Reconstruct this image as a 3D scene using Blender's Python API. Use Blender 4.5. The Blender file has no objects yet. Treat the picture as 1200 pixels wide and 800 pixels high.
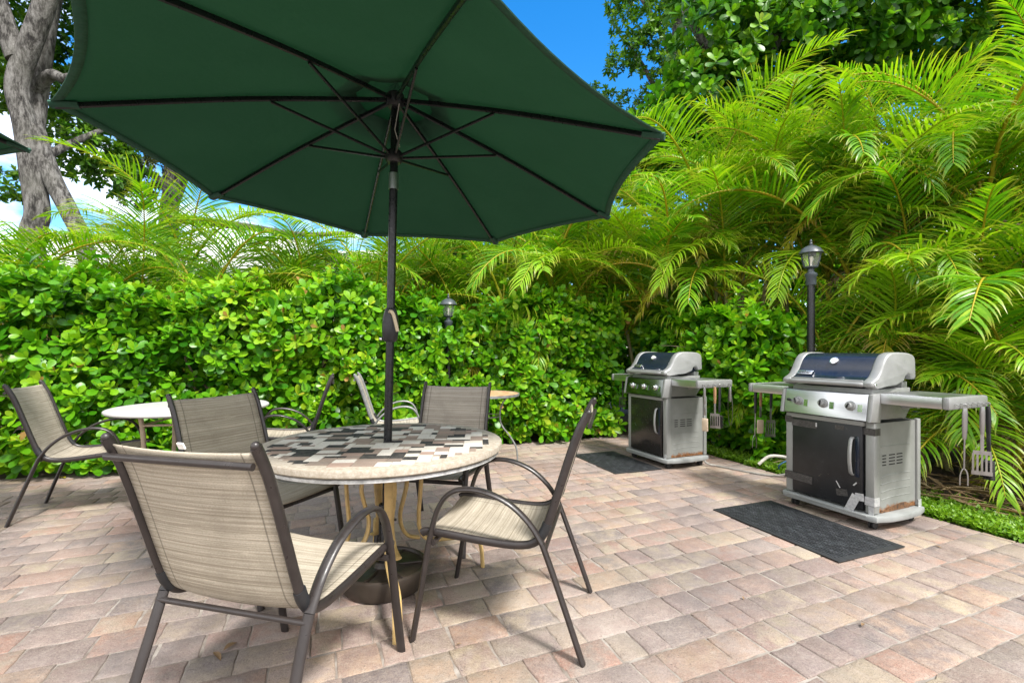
import bpy, bmesh, math, random
import numpy as np
from mathutils import Vector, Matrix

R = math.radians
random.seed(7)
rng = np.random.default_rng(11)
scene = bpy.context.scene
COL = scene.collection

# ------------------------------------------------------------------ objects
def tag(o, label=None, cat=None, group=None, kind=None):
    if label: o["label"] = label
    if cat: o["category"] = cat
    if group: o["group"] = group
    if kind: o["kind"] = kind
    return o

def empty(name, loc=(0, 0, 0), rz=0.0, label=None, cat=None, group=None):
    o = bpy.data.objects.new(name, None)
    COL.objects.link(o)
    o.location = loc
    o.rotation_euler = (0, 0, rz)
    o.empty_display_size = 0.2
    return tag(o, label, cat, group)

def copy_tree(o, parent=None):
    c = o.copy()
    COL.objects.link(c)
    if parent: c.parent = parent
    for ch in list(o.children):
        copy_tree(ch, c)
    return c

# ------------------------------------------------------------------ mesh builder
class MB:
    def __init__(self):
        self.bm = bmesh.new()
        self.attr = {}
    def box(self, c, s, rot=None, bev=0.0, seg=2):
        t = bmesh.new()
        bmesh.ops.create_cube(t, size=1.0)
        bmesh.ops.scale(t, vec=Vector(s), verts=t.verts)
        if bev > 0:
            bmesh.ops.bevel(t, geom=t.edges[:], offset=bev, segments=seg, affect='EDGES', profile=0.5)
        M = Matrix.Translation(Vector(c))
        if rot is not None: M = M @ rot
        self._merge(t, M)
        return self
    def _merge(self, t, M=None):
        if M is not None: bmesh.ops.transform(t, matrix=M, verts=t.verts)
        me = bpy.data.meshes.new("tmp")
        t.to_mesh(me); t.free()
        self.bm.from_mesh(me)
        bpy.data.meshes.remove(me)
    def cyl(self, a, b, r0, r1=None, seg=16, bev=0.0):
        r1 = r0 if r1 is None else r1
        a = Vector(a); b = Vector(b); d = b - a
        t = bmesh.new()
        bmesh.ops.create_cone(t, cap_ends=True, segments=seg, radius1=r0, radius2=r1, depth=d.length)
        if bev > 0:
            ed = [e for e in t.edges if abs(e.verts[0].co.z - e.verts[1].co.z) < 1e-6]
            bmesh.ops.bevel(t, geom=ed, offset=bev, segments=2, affect='EDGES', profile=0.5)
        q = Vector((0, 0, 1)).rotation_difference(d.normalized()).to_matrix().to_4x4()
        self._merge(t, Matrix.Translation((a + b) / 2) @ q)
        return self
    def sphere(self, c, r, sc=(1, 1, 1), seg=16):
        t = bmesh.new()
        bmesh.ops.create_uvsphere(t, u_segments=seg, v_segments=max(6, seg // 2), radius=r)
        self._merge(t, Matrix.Translation(Vector(c)) @ Matrix.Diagonal((*sc, 1)))
        return self
    def lathe(self, prof, c=(0, 0, 0), seg=32):
        vs = []
        for (r, z) in prof:
            if r < 1e-6:
                vs.append([self.bm.verts.new((c[0], c[1], c[2] + z))])
            else:
                vs.append([self.bm.verts.new((c[0] + r * math.cos(2 * math.pi * k / seg), c[1] + r * math.sin(2 * math.pi * k / seg), c[2] + z)) for k in range(seg)])
        for A, B in zip(vs[:-1], vs[1:]):
            for k in range(seg):
                k2 = (k + 1) % seg
                if len(A) == 1 and len(B) == 1: continue
                if len(A) == 1: self.bm.faces.new((A[0], B[k2], B[k]))
                elif len(B) == 1: self.bm.faces.new((A[k], A[k2], B[0]))
                else: self.bm.faces.new((A[k], A[k2], B[k2], B[k]))
        return self
    def prism(self, poly, axis, lo, hi, bev=0.0):
        """poly = list of 2D points in the two other axes, extruded along axis (0,1,2) from lo to hi"""
        t = bmesh.new()
        def P(p, w):
            if axis == 0: return (w, p[0], p[1])
            if axis == 1: return (p[0], w, p[1])
            return (p[0], p[1], w)
        A = [t.verts.new(P(p, lo)) for p in poly]
        B = [t.verts.new(P(p, hi)) for p in poly]
        n = len(poly)
        fa = t.faces.new(A); fb = t.faces.new(B[::-1])
        for k in range(n):
            t.faces.new((A[k], B[k], B[(k + 1) % n], A[(k + 1) % n]))
        bmesh.ops.recalc_face_normals(t, faces=t.faces[:])
        if bev > 0:
            ed = set(fa.edges) | set(fb.edges)
            bmesh.ops.bevel(t, geom=list(ed), offset=bev, segments=2, affect='EDGES', profile=0.5)
        self._merge(t)
        return self
    def tube(self, pts, rx, ry=None, ref=(0, 1, 0), seg=12, smooth=0, rad=None):
        """tube along pts; rx = half size along ref, ry = half size across it"""
        ry = rx if ry is None else ry
        P = [Vector(p) for p in pts]
        if smooth: P = catmull(P, smooth)
        n = len(P)
        ref = Vector(ref)
        rings = []
        side_prev = None
        for i in range(n):
            t = (P[min(i + 1, n - 1)] - P[max(i - 1, 0)]).normalized()
            s = ref - t * ref.dot(t)
            if s.length < 0.05: s = side_prev if side_prev else t.orthogonal()
            s = s.normalized(); side_prev = s
            nn = t.cross(s)
            k = 1.0 if rad is None else np.interp(i / (n - 1), np.linspace(0, 1, len(rad)), rad)
            rings.append([self.bm.verts.new(P[i] + s * rx * k * math.cos(a) + nn * ry * k * math.sin(a)) for a in [2 * math.pi * j / seg for j in range(seg)]])
        for A, B in zip(rings[:-1], rings[1:]):
            for j in range(seg):
                self.bm.faces.new((A[j], A[(j + 1) % seg], B[(j + 1) % seg], B[j]))
        self.bm.faces.new(rings[0][::-1]); self.bm.faces.new(rings[-1])
        return self
    def build(self, name, m, parent=None, smooth=40, label=None, loc=None):
        bmesh.ops.recalc_face_normals(self.bm, faces=self.bm.faces[:])
        me = bpy.data.meshes.new(name)
        self.bm.to_mesh(me); self.bm.free()
        me.materials.append(m)
        if smooth:
            me.polygons.foreach_set("use_smooth", [True] * len(me.polygons))
            if smooth < 180: me.set_sharp_from_angle(angle=R(smooth))
        o = bpy.data.objects.new(name, me)
        COL.objects.link(o)
        if parent: o.parent = parent
        if loc: o.location = loc
        if label: o["label"] = label
        return o

def catmull(P, k):
    out = []
    n = len(P)
    for i in range(n - 1):
        p0 = P[max(i - 1, 0)]; p1 = P[i]; p2 = P[i + 1]; p3 = P[min(i + 2, n - 1)]
        for j in range(k):
            t = j / k
            out.append(0.5 * ((2 * p1) + (p2 - p0) * t + (2 * p0 - 5 * p1 + 4 * p2 - p3) * t * t + (3 * p1 - p0 - 3 * p2 + p3) * t ** 3))
    out.append(P[-1])
    return out

def np_mesh(name, V, F, m, parent=None, smooth=True, fattr=None, vattr=None):
    """V (n,3), F (m,4) quads"""
    me = bpy.data.meshes.new(name)
    V = np.asarray(V, np.float32); F = np.asarray(F, np.int32)
    me.vertices.add(len(V)); me.vertices.foreach_set("co", V.ravel())
    me.loops.add(F.size); me.loops.foreach_set("vertex_index", F.ravel())
    me.polygons.add(len(F))
    me.polygons.foreach_set("loop_start", np.arange(0, F.size, F.shape[1], dtype=np.int32))
    me.polygons.foreach_set("loop_total", np.full(len(F), F.shape[1], np.int32))
    me.polygons.foreach_set("use_smooth", np.full(len(F), smooth))
    me.update(calc_edges=True)
    for k, v in (fattr or {}).items():
        a = me.attributes.new(k, 'FLOAT', 'FACE'); a.data.foreach_set("value", np.asarray(v, np.float32))
    for k, v in (vattr or {}).items():
        a = me.attributes.new(k, 'FLOAT', 'POINT'); a.data.foreach_set("value", np.asarray(v, np.float32))
    me.materials.append(m)
    o = bpy.data.objects.new(name, me)
    COL.objects.link(o)
    if parent: o.parent = parent
    return o

# ------------------------------------------------------------------ materials
class NT:
    def __init__(self, name):
        self.m = bpy.data.materials.new(name)
        self.m.use_nodes = True
        self.t = self.m.node_tree
        self.b = self.t.nodes["Principled BSDF"]
        self.out = self.t.nodes["Material Output"]
    def n(self, typ, **kw):
        x = self.t.nodes.new(typ)
        for k, v in kw.items():
            if k.startswith("i_"): x.inputs[k[2:].replace("_", " ")].default_value = v
            else: setattr(x, k, v)
        return x
    def l(self, a, b): self.t.links.new(a, b)
    def noise(self, vec, scale, detail=4, rough=0.55):
        x = self.n('ShaderNodeTexNoise'); x.inputs['Scale'].default_value = scale
        x.inputs['Detail'].default_value = detail; x.inputs['Roughness'].default_value = rough
        if vec is not None: self.l(vec, x.inputs['Vector'])
        return x.outputs['Fac']
    def ramp(self, fac, stops, interp='LINEAR'):
        x = self.n('ShaderNodeValToRGB'); x.color_ramp.interpolation = interp
        e = x.color_ramp.elements
        while len(e) < len(stops): e.new(0.5)
        for k, (p, c) in enumerate(stops):
            e[k].position = p
            e[k].color = (c[0], c[1], c[2], 1) if not isinstance(c, (int, float)) else (c, c, c, 1)
        self.l(fac, x.inputs['Fac'])
        return x.outputs['Color']
    def mix(self, fac, a, b, mode='MIX'):
        x = self.n('ShaderNodeMix', data_type='RGBA', blend_type=mode)
        for s, v in ((0, fac), (6, a), (7, b)):
            if isinstance(v, (int, float)): x.inputs[s].default_value = v
            elif isinstance(v, tuple): x.inputs[s].default_value = (*v[:3], 1)
            else: self.l(v, x.inputs[s])
        return x.outputs[2]
    def math(self, op, a, b=0.0, clamp=False):
        x = self.n('ShaderNodeMath', operation=op, use_clamp=clamp)
        for s, v in ((0, a), (1, b)):
            if isinstance(v, (int, float)): x.inputs[s].default_value = v
            else: self.l(v, x.inputs[s])
        return x.outputs[0]
    def obj(self): return self.n('ShaderNodeTexCoord').outputs['Object']
    def attr(self, name): return self.n('ShaderNodeAttribute', attribute_name=name).outputs['Fac']
    def mapping(self, vec, scale, loc=(0, 0, 0), rot=(0, 0, 0)):
        x = self.n('ShaderNodeMapping'); x.inputs['Scale'].default_value = scale
        x.inputs['Location'].default_value = loc; x.inputs['Rotation'].default_value = rot
        self.l(vec, x.inputs['Vector']); return x.outputs[0]
    def bump(self, h, strength=0.3, dist=0.01):
        x = self.n('ShaderNodeBump'); x.inputs['Strength'].default_value = strength; x.inputs['Distance'].default_value = dist
        self.l(h, x.inputs['Height']); self.l(x.outputs[0], self.b.inputs['Normal']); return x
    def set(self, **kw):
        for k, v in kw.items():
            s = self.b.inputs[{'color': 'Base Color', 'rough': 'Roughness', 'metal': 'Metallic', 'spec': 'Specular IOR Level'}.get(k, k)]
            if isinstance(v, (int, float)): s.default_value = v
            elif isinstance(v, tuple): s.default_value = (*v[:3], 1)
            else: self.l(v, s)
        return self

def simple(name, c, rough=0.5, metal=0.0, var=0.15, scale=12.0, bump=0.0, c2=None, rv=0.1):
    t = NT(name)
    o = t.obj()
    f = t.noise(o, scale, 5, 0.6)
    lo = tuple(x * (1 - var) for x in c); hi = tuple(min(1, x * (1 + var)) for x in c)
    if c2 is not None: lo = c2
    t.set(color=t.ramp(f, [(0.3, lo), (0.7, hi)]), metal=metal)
    t.set(rough=t.ramp(t.noise(o, scale * 2.7, 4), [(0.3, max(0.02, rough - rv)), (0.7, min(1, rough + rv))]))
    if bump: t.bump(t.noise(o, scale * 6, 4), bump, 0.004)
    return t.m

def leafmat(name, ramp, trans=0.3, rough=0.38, spec=0.5, obj_rand=None, tip=None, tcol=None):
    """ramp over the per-leaf 'tint'; obj_rand: (colour, amount) mixed in by the object's random"""
    t = NT(name)
    c = t.ramp(t.attr('tint'), ramp)
    if obj_rand:
        r = t.n('ShaderNodeObjectInfo').outputs['Random']
        c = t.mix(t.ramp(r, [(0.35, 0.0), (1.0, obj_rand[1])]), c, obj_rand[0])
    if tip:
        c = t.mix(t.ramp(t.attr('along'), tip[1]), c, tip[0])
    f = t.noise(t.obj(), 30, 3)
    c = t.mix(0.35, c, t.ramp(f, [(0.3, 0.35), (0.7, 0.95)]), 'SOFT_LIGHT')
    t.set(color=c, rough=rough, spec=spec)
    tr = t.n('ShaderNodeBsdfTranslucent')
    tc = t.mix(1.0, c, tcol or (1.0, 1.0, 0.55), 'MULTIPLY')
    t.l(tc, tr.inputs['Color'])
    ms = t.n('ShaderNodeMixShader'); ms.inputs[0].default_value = trans
    t.l(t.b.outputs[0], ms.inputs[1]); t.l(tr.outputs[0], ms.inputs[2])
    t.l(ms.outputs[0], t.out.inputs['Surface'])
    return t.m

# yard axes: e1 along the hedge, e2 along the grill row towards the camera
A0 = R(20)
E1 = Vector((math.cos(A0), math.sin(A0), 0)); E2 = Vector((math.sin(A0), -math.cos(A0), 0))
SUN_E, SUN_ANGLE, SKY_S, CLOUD_FILL, EXPOSURE = 2.8, 9.0, 0.12, 7.2, 1.48
# ================================================================== camera, light, sky
CAM_H = 1.18
cam = bpy.data.cameras.new("camera"); camo = bpy.data.objects.new("camera", cam); COL.objects.link(camo)
camo.location = (0, 0, CAM_H); camo.rotation_euler = (R(90), 0, 0)
cam.sensor_width = 36; cam.lens = 36 * 545 / 1200; cam.shift_y = 11 / 1200
cam.clip_start = 0.05; cam.clip_end = 2000
scene.camera = camo

SUN_EL, SUN_AZ = 54.0, 142.0       # azimuth of the sun measured from +Y clockwise: behind the camera, to the right
sd = bpy.data.lights.new("sun", 'SUN'); so = bpy.data.objects.new("sun", sd); COL.objects.link(so)
sdir = Vector((math.sin(R(SUN_AZ)) * math.cos(R(SUN_EL)), math.cos(R(SUN_AZ)) * math.cos(R(SUN_EL)), math.sin(R(SUN_EL))))
so.rotation_euler = sdir.to_track_quat('Z', 'Y').to_euler()
so.location = sdir * 30
sd.energy = SUN_E; sd.angle = R(SUN_ANGLE); sd.color = (1.0, 0.96, 0.91)

w = bpy.data.worlds.new("World"); scene.world = w; w.use_nodes = True
nt = w.node_tree; nd = nt.nodes; bg = nd["Background"]; bg.inputs['Strength'].default_value = SKY_S
sky = nd.new('ShaderNodeTexSky'); sky.sky_type = 'NISHITA'; sky.sun_disc = False
sky.sun_elevation = R(SUN_EL); sky.sun_rotation = R(SUN_AZ); sky.air_density = 1.0; sky.dust_density = 0.4; sky.ozone_density = 2.2
tc = nd.new('ShaderNodeTexCoord')
mp = nd.new('ShaderNodeMapping'); mp.inputs['Scale'].default_value = (1, 1, 2.2); mp.inputs['Location'].default_value = (0.37, 0.1, 0.55)
nt.links.new(tc.outputs['Generated'], mp.inputs['Vector'])
n1 = nd.new('ShaderNodeTexNoise'); n1.inputs['Scale'].default_value = 3.2; n1.inputs['Detail'].default_value = 9; n1.inputs['Roughness'].default_value = 0.58
nt.links.new(mp.outputs[0], n1.inputs['Vector'])
# some cloud at left; unseen cover overhead and behind camera added as white fill
dp = nd.new('ShaderNodeVectorMath'); dp.operation = 'DOT_PRODUCT'; dp.inputs[1].default_value = (-0.07, -0.83, -0.55)
nt.links.new(tc.outputs['Generated'], dp.inputs[0])
ad = nd.new('ShaderNodeMath'); ad.operation = 'ADD'; nt.links.new(n1.outputs['Fac'], ad.inputs[0])
sc_ = nd.new('ShaderNodeMath'); sc_.operation = 'MULTIPLY'; sc_.inputs[1].default_value = 0.75; nt.links.new(dp.outputs['Value'], sc_.inputs[0])
of_ = nd.new('ShaderNodeMath'); of_.operation = 'ADD'; of_.inputs[1].default_value = 0.62; nt.links.new(sc_.outputs[0], of_.inputs[0])
nt.links.new(of_.outputs[0], ad.inputs[1])
cr = nd.new('ShaderNodeValToRGB'); cr.color_ramp.elements[0].position = 0.50; cr.color_ramp.elements[1].position = 0.68
nt.links.new(ad.outputs[0], cr.inputs[0])
hs = nd.new('ShaderNodeHueSaturation'); hs.inputs['Saturation'].default_value = 1.42; hs.inputs['Value'].default_value = 1.0
nt.links.new(sky.outputs[0], hs.inputs['Color'])
mx = nd.new('ShaderNodeMix'); mx.data_type = 'RGBA'
nt.links.new(cr.outputs[0], mx.inputs[0]); nt.links.new(hs.outputs[0], mx.inputs[6]); mx.inputs[7].default_value = (CLOUD_FILL, CLOUD_FILL * 1.0, CLOUD_FILL * 1.02, 1)
nt.links.new(mx.outputs[2], bg.inputs['Color'])

scene.view_settings.view_transform = 'Standard'; scene.view_settings.look = 'None'
scene.view_settings.exposure = EXPOSURE; scene.view_settings.gamma = 1; scene.view_settings.use_curve_mapping = False
scene.render.engine = 'CYCLES'
scene.cycles.use_denoising = True
scene.cycles.max_bounces = 8; scene.cycles.diffuse_bounces = 4; scene.cycles.glossy_bounces = 3
scene.cycles.transmission_bounces = 4; scene.cycles.transparent_max_bounces = 6
scene.cycles.sample_clamp_indirect = 8

# ================================================================== ground
t = NT('soil'); o_ = t.obj()
t.set(color=t.ramp(t.noise(o_, 3, 8, 0.7), [(0.3, (0.035, 0.024, 0.015)), (0.6, (0.085, 0.06, 0.04)), (0.8, (0.12, 0.09, 0.06))]), rough=0.95)
t.bump(t.noise(o_, 25, 6), 0.8, 0.03)
M_soil = t.m
b = MB()
N = 24
b.bm.faces.new([b.bm.verts.new((600 * math.cos(2 * math.pi * k / N), 600 * math.sin(2 * math.pi * k / N), -0.075)) for k in range(N)])
tag(b.build('ground', M_soil, smooth=0), kind='structure')

# planting bed beyond the paving: slightly higher than the sheet, gently uneven
def yard(a, b_, z=0.0):            # a along e1, b_ along e2
    return Vector((E1.x * a + E2.x * b_, E1.y * a + E2.y * b_, z))
nH = Vector((-E1.y, E1.x, 0)); HC = 5.46     # hedge face line: P.nH = HC
RC = 3.92                                     # right edge line: P.E1 = RC
def bed_grid(name, a0, a1, b0, b1, step, z0, amp):
    na = int((a1 - a0) / step) + 1; nb = int((b1 - b0) / step) + 1
    aa, bb = np.meshgrid(np.linspace(a0, a1, na), np.linspace(b0, b1, nb), indexing='ij')
    z = z0 + amp * (np.sin(aa * 5.1 + bb * 1.7) * np.sin(bb * 4.3 - aa) * 0.5 + np.sin(aa * 13 + 2 * bb) * np.sin(bb * 11) * 0.3)
    V = np.stack([E1.x * aa + E2.x * bb, E1.y * aa + E2.y * bb, z], -1).reshape(-1, 3)
    idx = np.arange(na * nb).reshape(na, nb)
    F = np.stack([idx[:-1, :-1], idx[:-1, 1:], idx[1:, 1:], idx[1:, :-1]], -1).reshape(-1, 4)
    return tag(np_mesh(name, V, F, M_soil), kind='structure')
bed_grid('planting_bed', RC + 0.005, 16, -14, 3.5, 0.12, -0.01, 0.03)
bed_grid('planting_bed', -16, RC, -14, -HC - 0.16, 0.12, -0.01, 0.03)

# ================================================================== patio: courses of clay pavers
PA = R(22.5)
P1 = np.array([math.cos(PA), math.sin(PA)]); P2 = np.array([-math.sin(PA), math.cos(PA)])
HP = [(np.array([nH.x, nH.y]), HC + 0.15), (np.array([E1.x, E1.y]), RC), (np.array([-1.0, 0]), 8.5), (np.array([0, -1.0]), 3.0)]
def clip(poly):
    for n_, c_ in HP:
        out = []
        for i in range(len(poly)):
            p, q = poly[i], poly[(i + 1) % len(poly)]
            dp_, dq = p @ n_ - c_, q @ n_ - c_
            if dp_ <= 0: out.append(p)
            if dp_ * dq < 0: out.append(p + (q - p) * dp_ / (dp_ - dq))
        poly = out
        if len(poly) < 3: return []
    return poly
bm = bmesh.new()
lt1 = bm.faces.layers.float.new('tint'); lt2 = bm.faces.layers.float.new('tint2')
CW = 0.163
prng = random.Random(5)
for r_ in range(-70, 70):
    y0 = r_ * CW
    x = -12 + prng.random() * 0.3
    while x < 12:
        L_ = prng.choice([0.118, 0.163, 0.163, 0.232, 0.232, 0.262])
        ctr = P1 * (x + L_ / 2) + P2 * (y0 + CW / 2)
        g = 0.0012 + prng.random() * 0.0024
        if -9 < ctr[0] < 5 and -3.3 < ctr[1] < 8:
            j = lambda: prng.gauss(0, 0.0026)
            cs = [P1 * (x + g + j()) + P2 * (y0 + g + j()), P1 * (x + L_ - g + j()) + P2 * (y0 + g + j()),
                  P1 * (x + L_ - g + j()) + P2 * (y0 + CW - g + j()), P1 * (x + g + j()) + P2 * (y0 + CW - g + j())]
            cs = clip(cs)
            if len(cs) >= 3:
                # subdivide the outline so the worn edges can wander
                near = -4.5 < ctr[0] < 4 and 0.6 < ctr[1] < 6
                pts = []
                for i in range(len(cs)):
                    p, q = cs[i], cs[(i + 1) % len(cs)]
                    k_ = 4 if near and np.linalg.norm(q - p) > 0.08 else 1
                    for s_ in range(k_):
                        u_ = s_ / k_
                        pts.append(p + (q - p) * u_ + (0 if s_ == 0 else 1) * np.array([prng.gauss(0, .0021), prng.gauss(0, .0021)]))
                c = sum(cs) / len(cs)
                tx, ty, dz = prng.gauss(0, .008), prng.gauss(0, .008), prng.gauss(0, .0012)
                def zz(p): return dz + tx * (p[0] - c[0]) + ty * (p[1] - c[1])
                rings = []
                for ins, zo in ((0.0, -0.035), (0.0, -0.0075), (0.0022, -0.0016), (0.0055, 0.0)):
                    ring = []
                    for p in pts:
                        d_ = c - p; ln = np.linalg.norm(d_)
                        q = p + d_ / max(ln, 1e-6) * min(ins * 1.25, ln * 0.5)
                        ring.append(bm.verts.new((q[0], q[1], zo + zz(q))))
                    rings.append(ring)
                a_, b2 = prng.random(), prng.random()
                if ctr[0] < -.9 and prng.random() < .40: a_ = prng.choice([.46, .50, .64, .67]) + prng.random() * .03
                fs = [bm.faces.new(rings[-1])]
                for A_, B_ in zip(rings[:-1], rings[1:]):
                    for i in range(len(A_)):
                        fs.append(bm.faces.new((A_[i], A_[(i + 1) % len(A_)], B_[(i + 1) % len(A_)], B_[i])))
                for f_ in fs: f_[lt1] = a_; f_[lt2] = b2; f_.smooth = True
        x += L_
me = bpy.data.meshes.new('patio'); bmesh.ops.recalc_face_normals(bm, faces=bm.faces[:]); bm.to_mesh(me); bm.free()
me.set_sharp_from_angle(angle=R(50))
t = NT('clay_pavers'); o_ = t.obj()
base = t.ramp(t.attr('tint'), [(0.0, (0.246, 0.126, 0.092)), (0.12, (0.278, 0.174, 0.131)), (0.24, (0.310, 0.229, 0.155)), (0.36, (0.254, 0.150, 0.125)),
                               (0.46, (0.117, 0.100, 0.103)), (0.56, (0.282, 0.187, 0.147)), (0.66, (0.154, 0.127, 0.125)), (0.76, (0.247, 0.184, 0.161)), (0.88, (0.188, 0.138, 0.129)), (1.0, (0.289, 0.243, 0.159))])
sec = t.ramp(t.attr('tint2'), [(0.0, (0.282, 0.170, 0.127)), (0.25, (0.104, 0.089, 0.095)), (0.5, (0.315, 0.258, 0.175)), (0.75, (0.177, 0.126, 0.121)), (1.0, (0.268, 0.208, 0.181))])
cloud_ = t.ramp(t.noise(o_, 8.5, 5, 0.6), [(0.40, 0.0), (0.60, 1.0)])
c = t.mix(cloud_, base, sec)
c = t.mix(t.ramp(t.noise(o_, 27, 6, 0.68), [(0.50, 0.0), (0.70, 0.42)]), c, (0.370, 0.326, 0.285))
c = t.mix(t.ramp(t.noise(t.mapping(o_, (1, 1, 1), (5, 2, 0)), 33, 6, 0.7), [(0.52, 0.0), (0.70, 0.6)]), c, (0.141, 0.100, 0.085))
c = t.mix(t.ramp(t.noise(o_, 110, 4, 0.7), [(0.35, 0.0), (0.75, 0.55)]), c, (0.370, 0.311, 0.252))
c = t.mix(t.ramp(t.noise(o_, 260, 3, 0.7), [(0.50, 0.0), (0.70, 0.75)]), c, (0.074, 0.059, 0.052))
# worn stains and pale bloom with shapes of their own
c = t.mix(t.ramp(t.noise(t.mapping(o_, (1, 1, 1), (3.1, 1.7, 0)), 1.9, 6, 0.65), [(0.56, 0.0), (0.74, 0.55)]), c, (0.141, 0.085, 0.044))
c = t.mix(t.ramp(t.noise(t.mapping(o_, (1, 1, 1), (8.1, 4.7, 0)), 1.1, 6, 0.6), [(0.5, 0.0), (0.75, 0.4)]), c, (0.385, 0.340, 0.303))
c = t.mix(t.ramp(t.noise(t.mapping(o_, (1, 1, 1), (13.3, 2.9, 0)), 0.8, 7, 0.62), [(0.50, 0.0), (0.66, 0.50)]), c, (0.105, 0.095, 0.098))
vc = t.n('ShaderNodeTexVoronoi'); vc.inputs['Scale'].default_value = 55; t.l(o_, vc.inputs['Vector'])
c = t.mix(t.math('MULTIPLY', t.ramp(vc.outputs['Distance'], [(0.10, 1.0), (0.22, 0.0)]), t.ramp(t.noise(o_, 19, 3), [(0.52, 0.0), (0.60, 0.8)])), c, (0.085, 0.068, 0.06))
t.set(color=c, rough=t.ramp(t.noise(o_, 40, 4), [(0.3, 0.6), (0.7, 0.85)]), spec=0.35)
h = t.math('ADD', t.math('MULTIPLY', t.noise(o_, 60, 6, 0.7), 0.7), t.math('ADD', t.math('MULTIPLY', t.noise(o_, 14, 4), 0.5), t.math('MULTIPLY', t.noise(o_, 190, 3, 0.7), 0.35)))
t.bump(h, 0.75, 0.008)
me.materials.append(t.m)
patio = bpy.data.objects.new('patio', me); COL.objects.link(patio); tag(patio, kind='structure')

# sand bed under the joints
t = NT('joint_sand'); o_ = t.obj()
t.set(color=t.ramp(t.noise(o_, 9, 6), [(0.35, (0.13, 0.105, 0.085)), (0.7, (0.34, 0.31, 0.275))]), rough=0.95)
t.bump(t.noise(o_, 300, 3), 0.6, 0.004)
b = MB()
pl = clip([np.array(p, float) for p in ((-20, -20), (20, -20), (20, 20), (-20, 20))])
b.bm.faces.new([b.bm.verts.new((p[0], p[1], -0.0048)) for p in pl])
lo_ = b.bm.faces[:] if False else None
tag(b.build('joint_sand', t.m, smooth=0), kind='structure')
# ================================================================== furniture materials
M_frame = simple('brown_powder_coat', (0.021, 0.0168, 0.0158), 0.36, 0.0, 0.2, 18, 0.05)
M_black = simple('black_metal', (0.0065, 0.0072, 0.009), 0.32, 0.0, 0.3, 20)
M_blackpl = simple('black_plastic', (0.014, 0.015, 0.017), 0.42, 0.0, 0.3, 20)
M_grayfr = simple('weathered_grey_metal', (0.17, 0.175, 0.17), 0.45, 0.2, 0.3, 22)
M_gold = simple('tan_painted_metal', (0.50, 0.35, 0.14), 0.42, 0.0, 0.25, 14, 0.1, rv=0.12)
M_tan = simple('cream_metal', (0.44, 0.35, 0.25), 0.5, 0.0, 0.12, 14)
def brushed(name, c, rough, d=(2, 2, 160), var=.06):
    t = NT(name); o = t.obj(); f = t.noise(t.mapping(o, d), 1.0, 4, .6); q = t.noise(o, 2.5, 3)
    t.set(color=t.ramp(f, [(.3, tuple(x * (1 - var) for x in c)), (.7, tuple(x * (1 + var) for x in c))]), metal=1.0,
          rough=t.ramp(q, [(.3, rough - .04), (.7, rough + .05)]))
    t.bump(f, .05, .001)
    return t.m
M_steel = brushed('stainless_steel', (0.60, 0.61, 0.62), 0.30)
M_chrome = brushed('chrome', (0.75, 0.76, 0.77), 0.14, (3, 3, 3), .03)
M_white = simple('white_resin', (0.40, 0.40, 0.385), 0.42, 0.0, 0.05, 8, 0.05)
M_basepl = simple('brown_resin', (0.036, 0.027, 0.020), 0.42, 0.0, 0.25, 10, 0.08)

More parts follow.
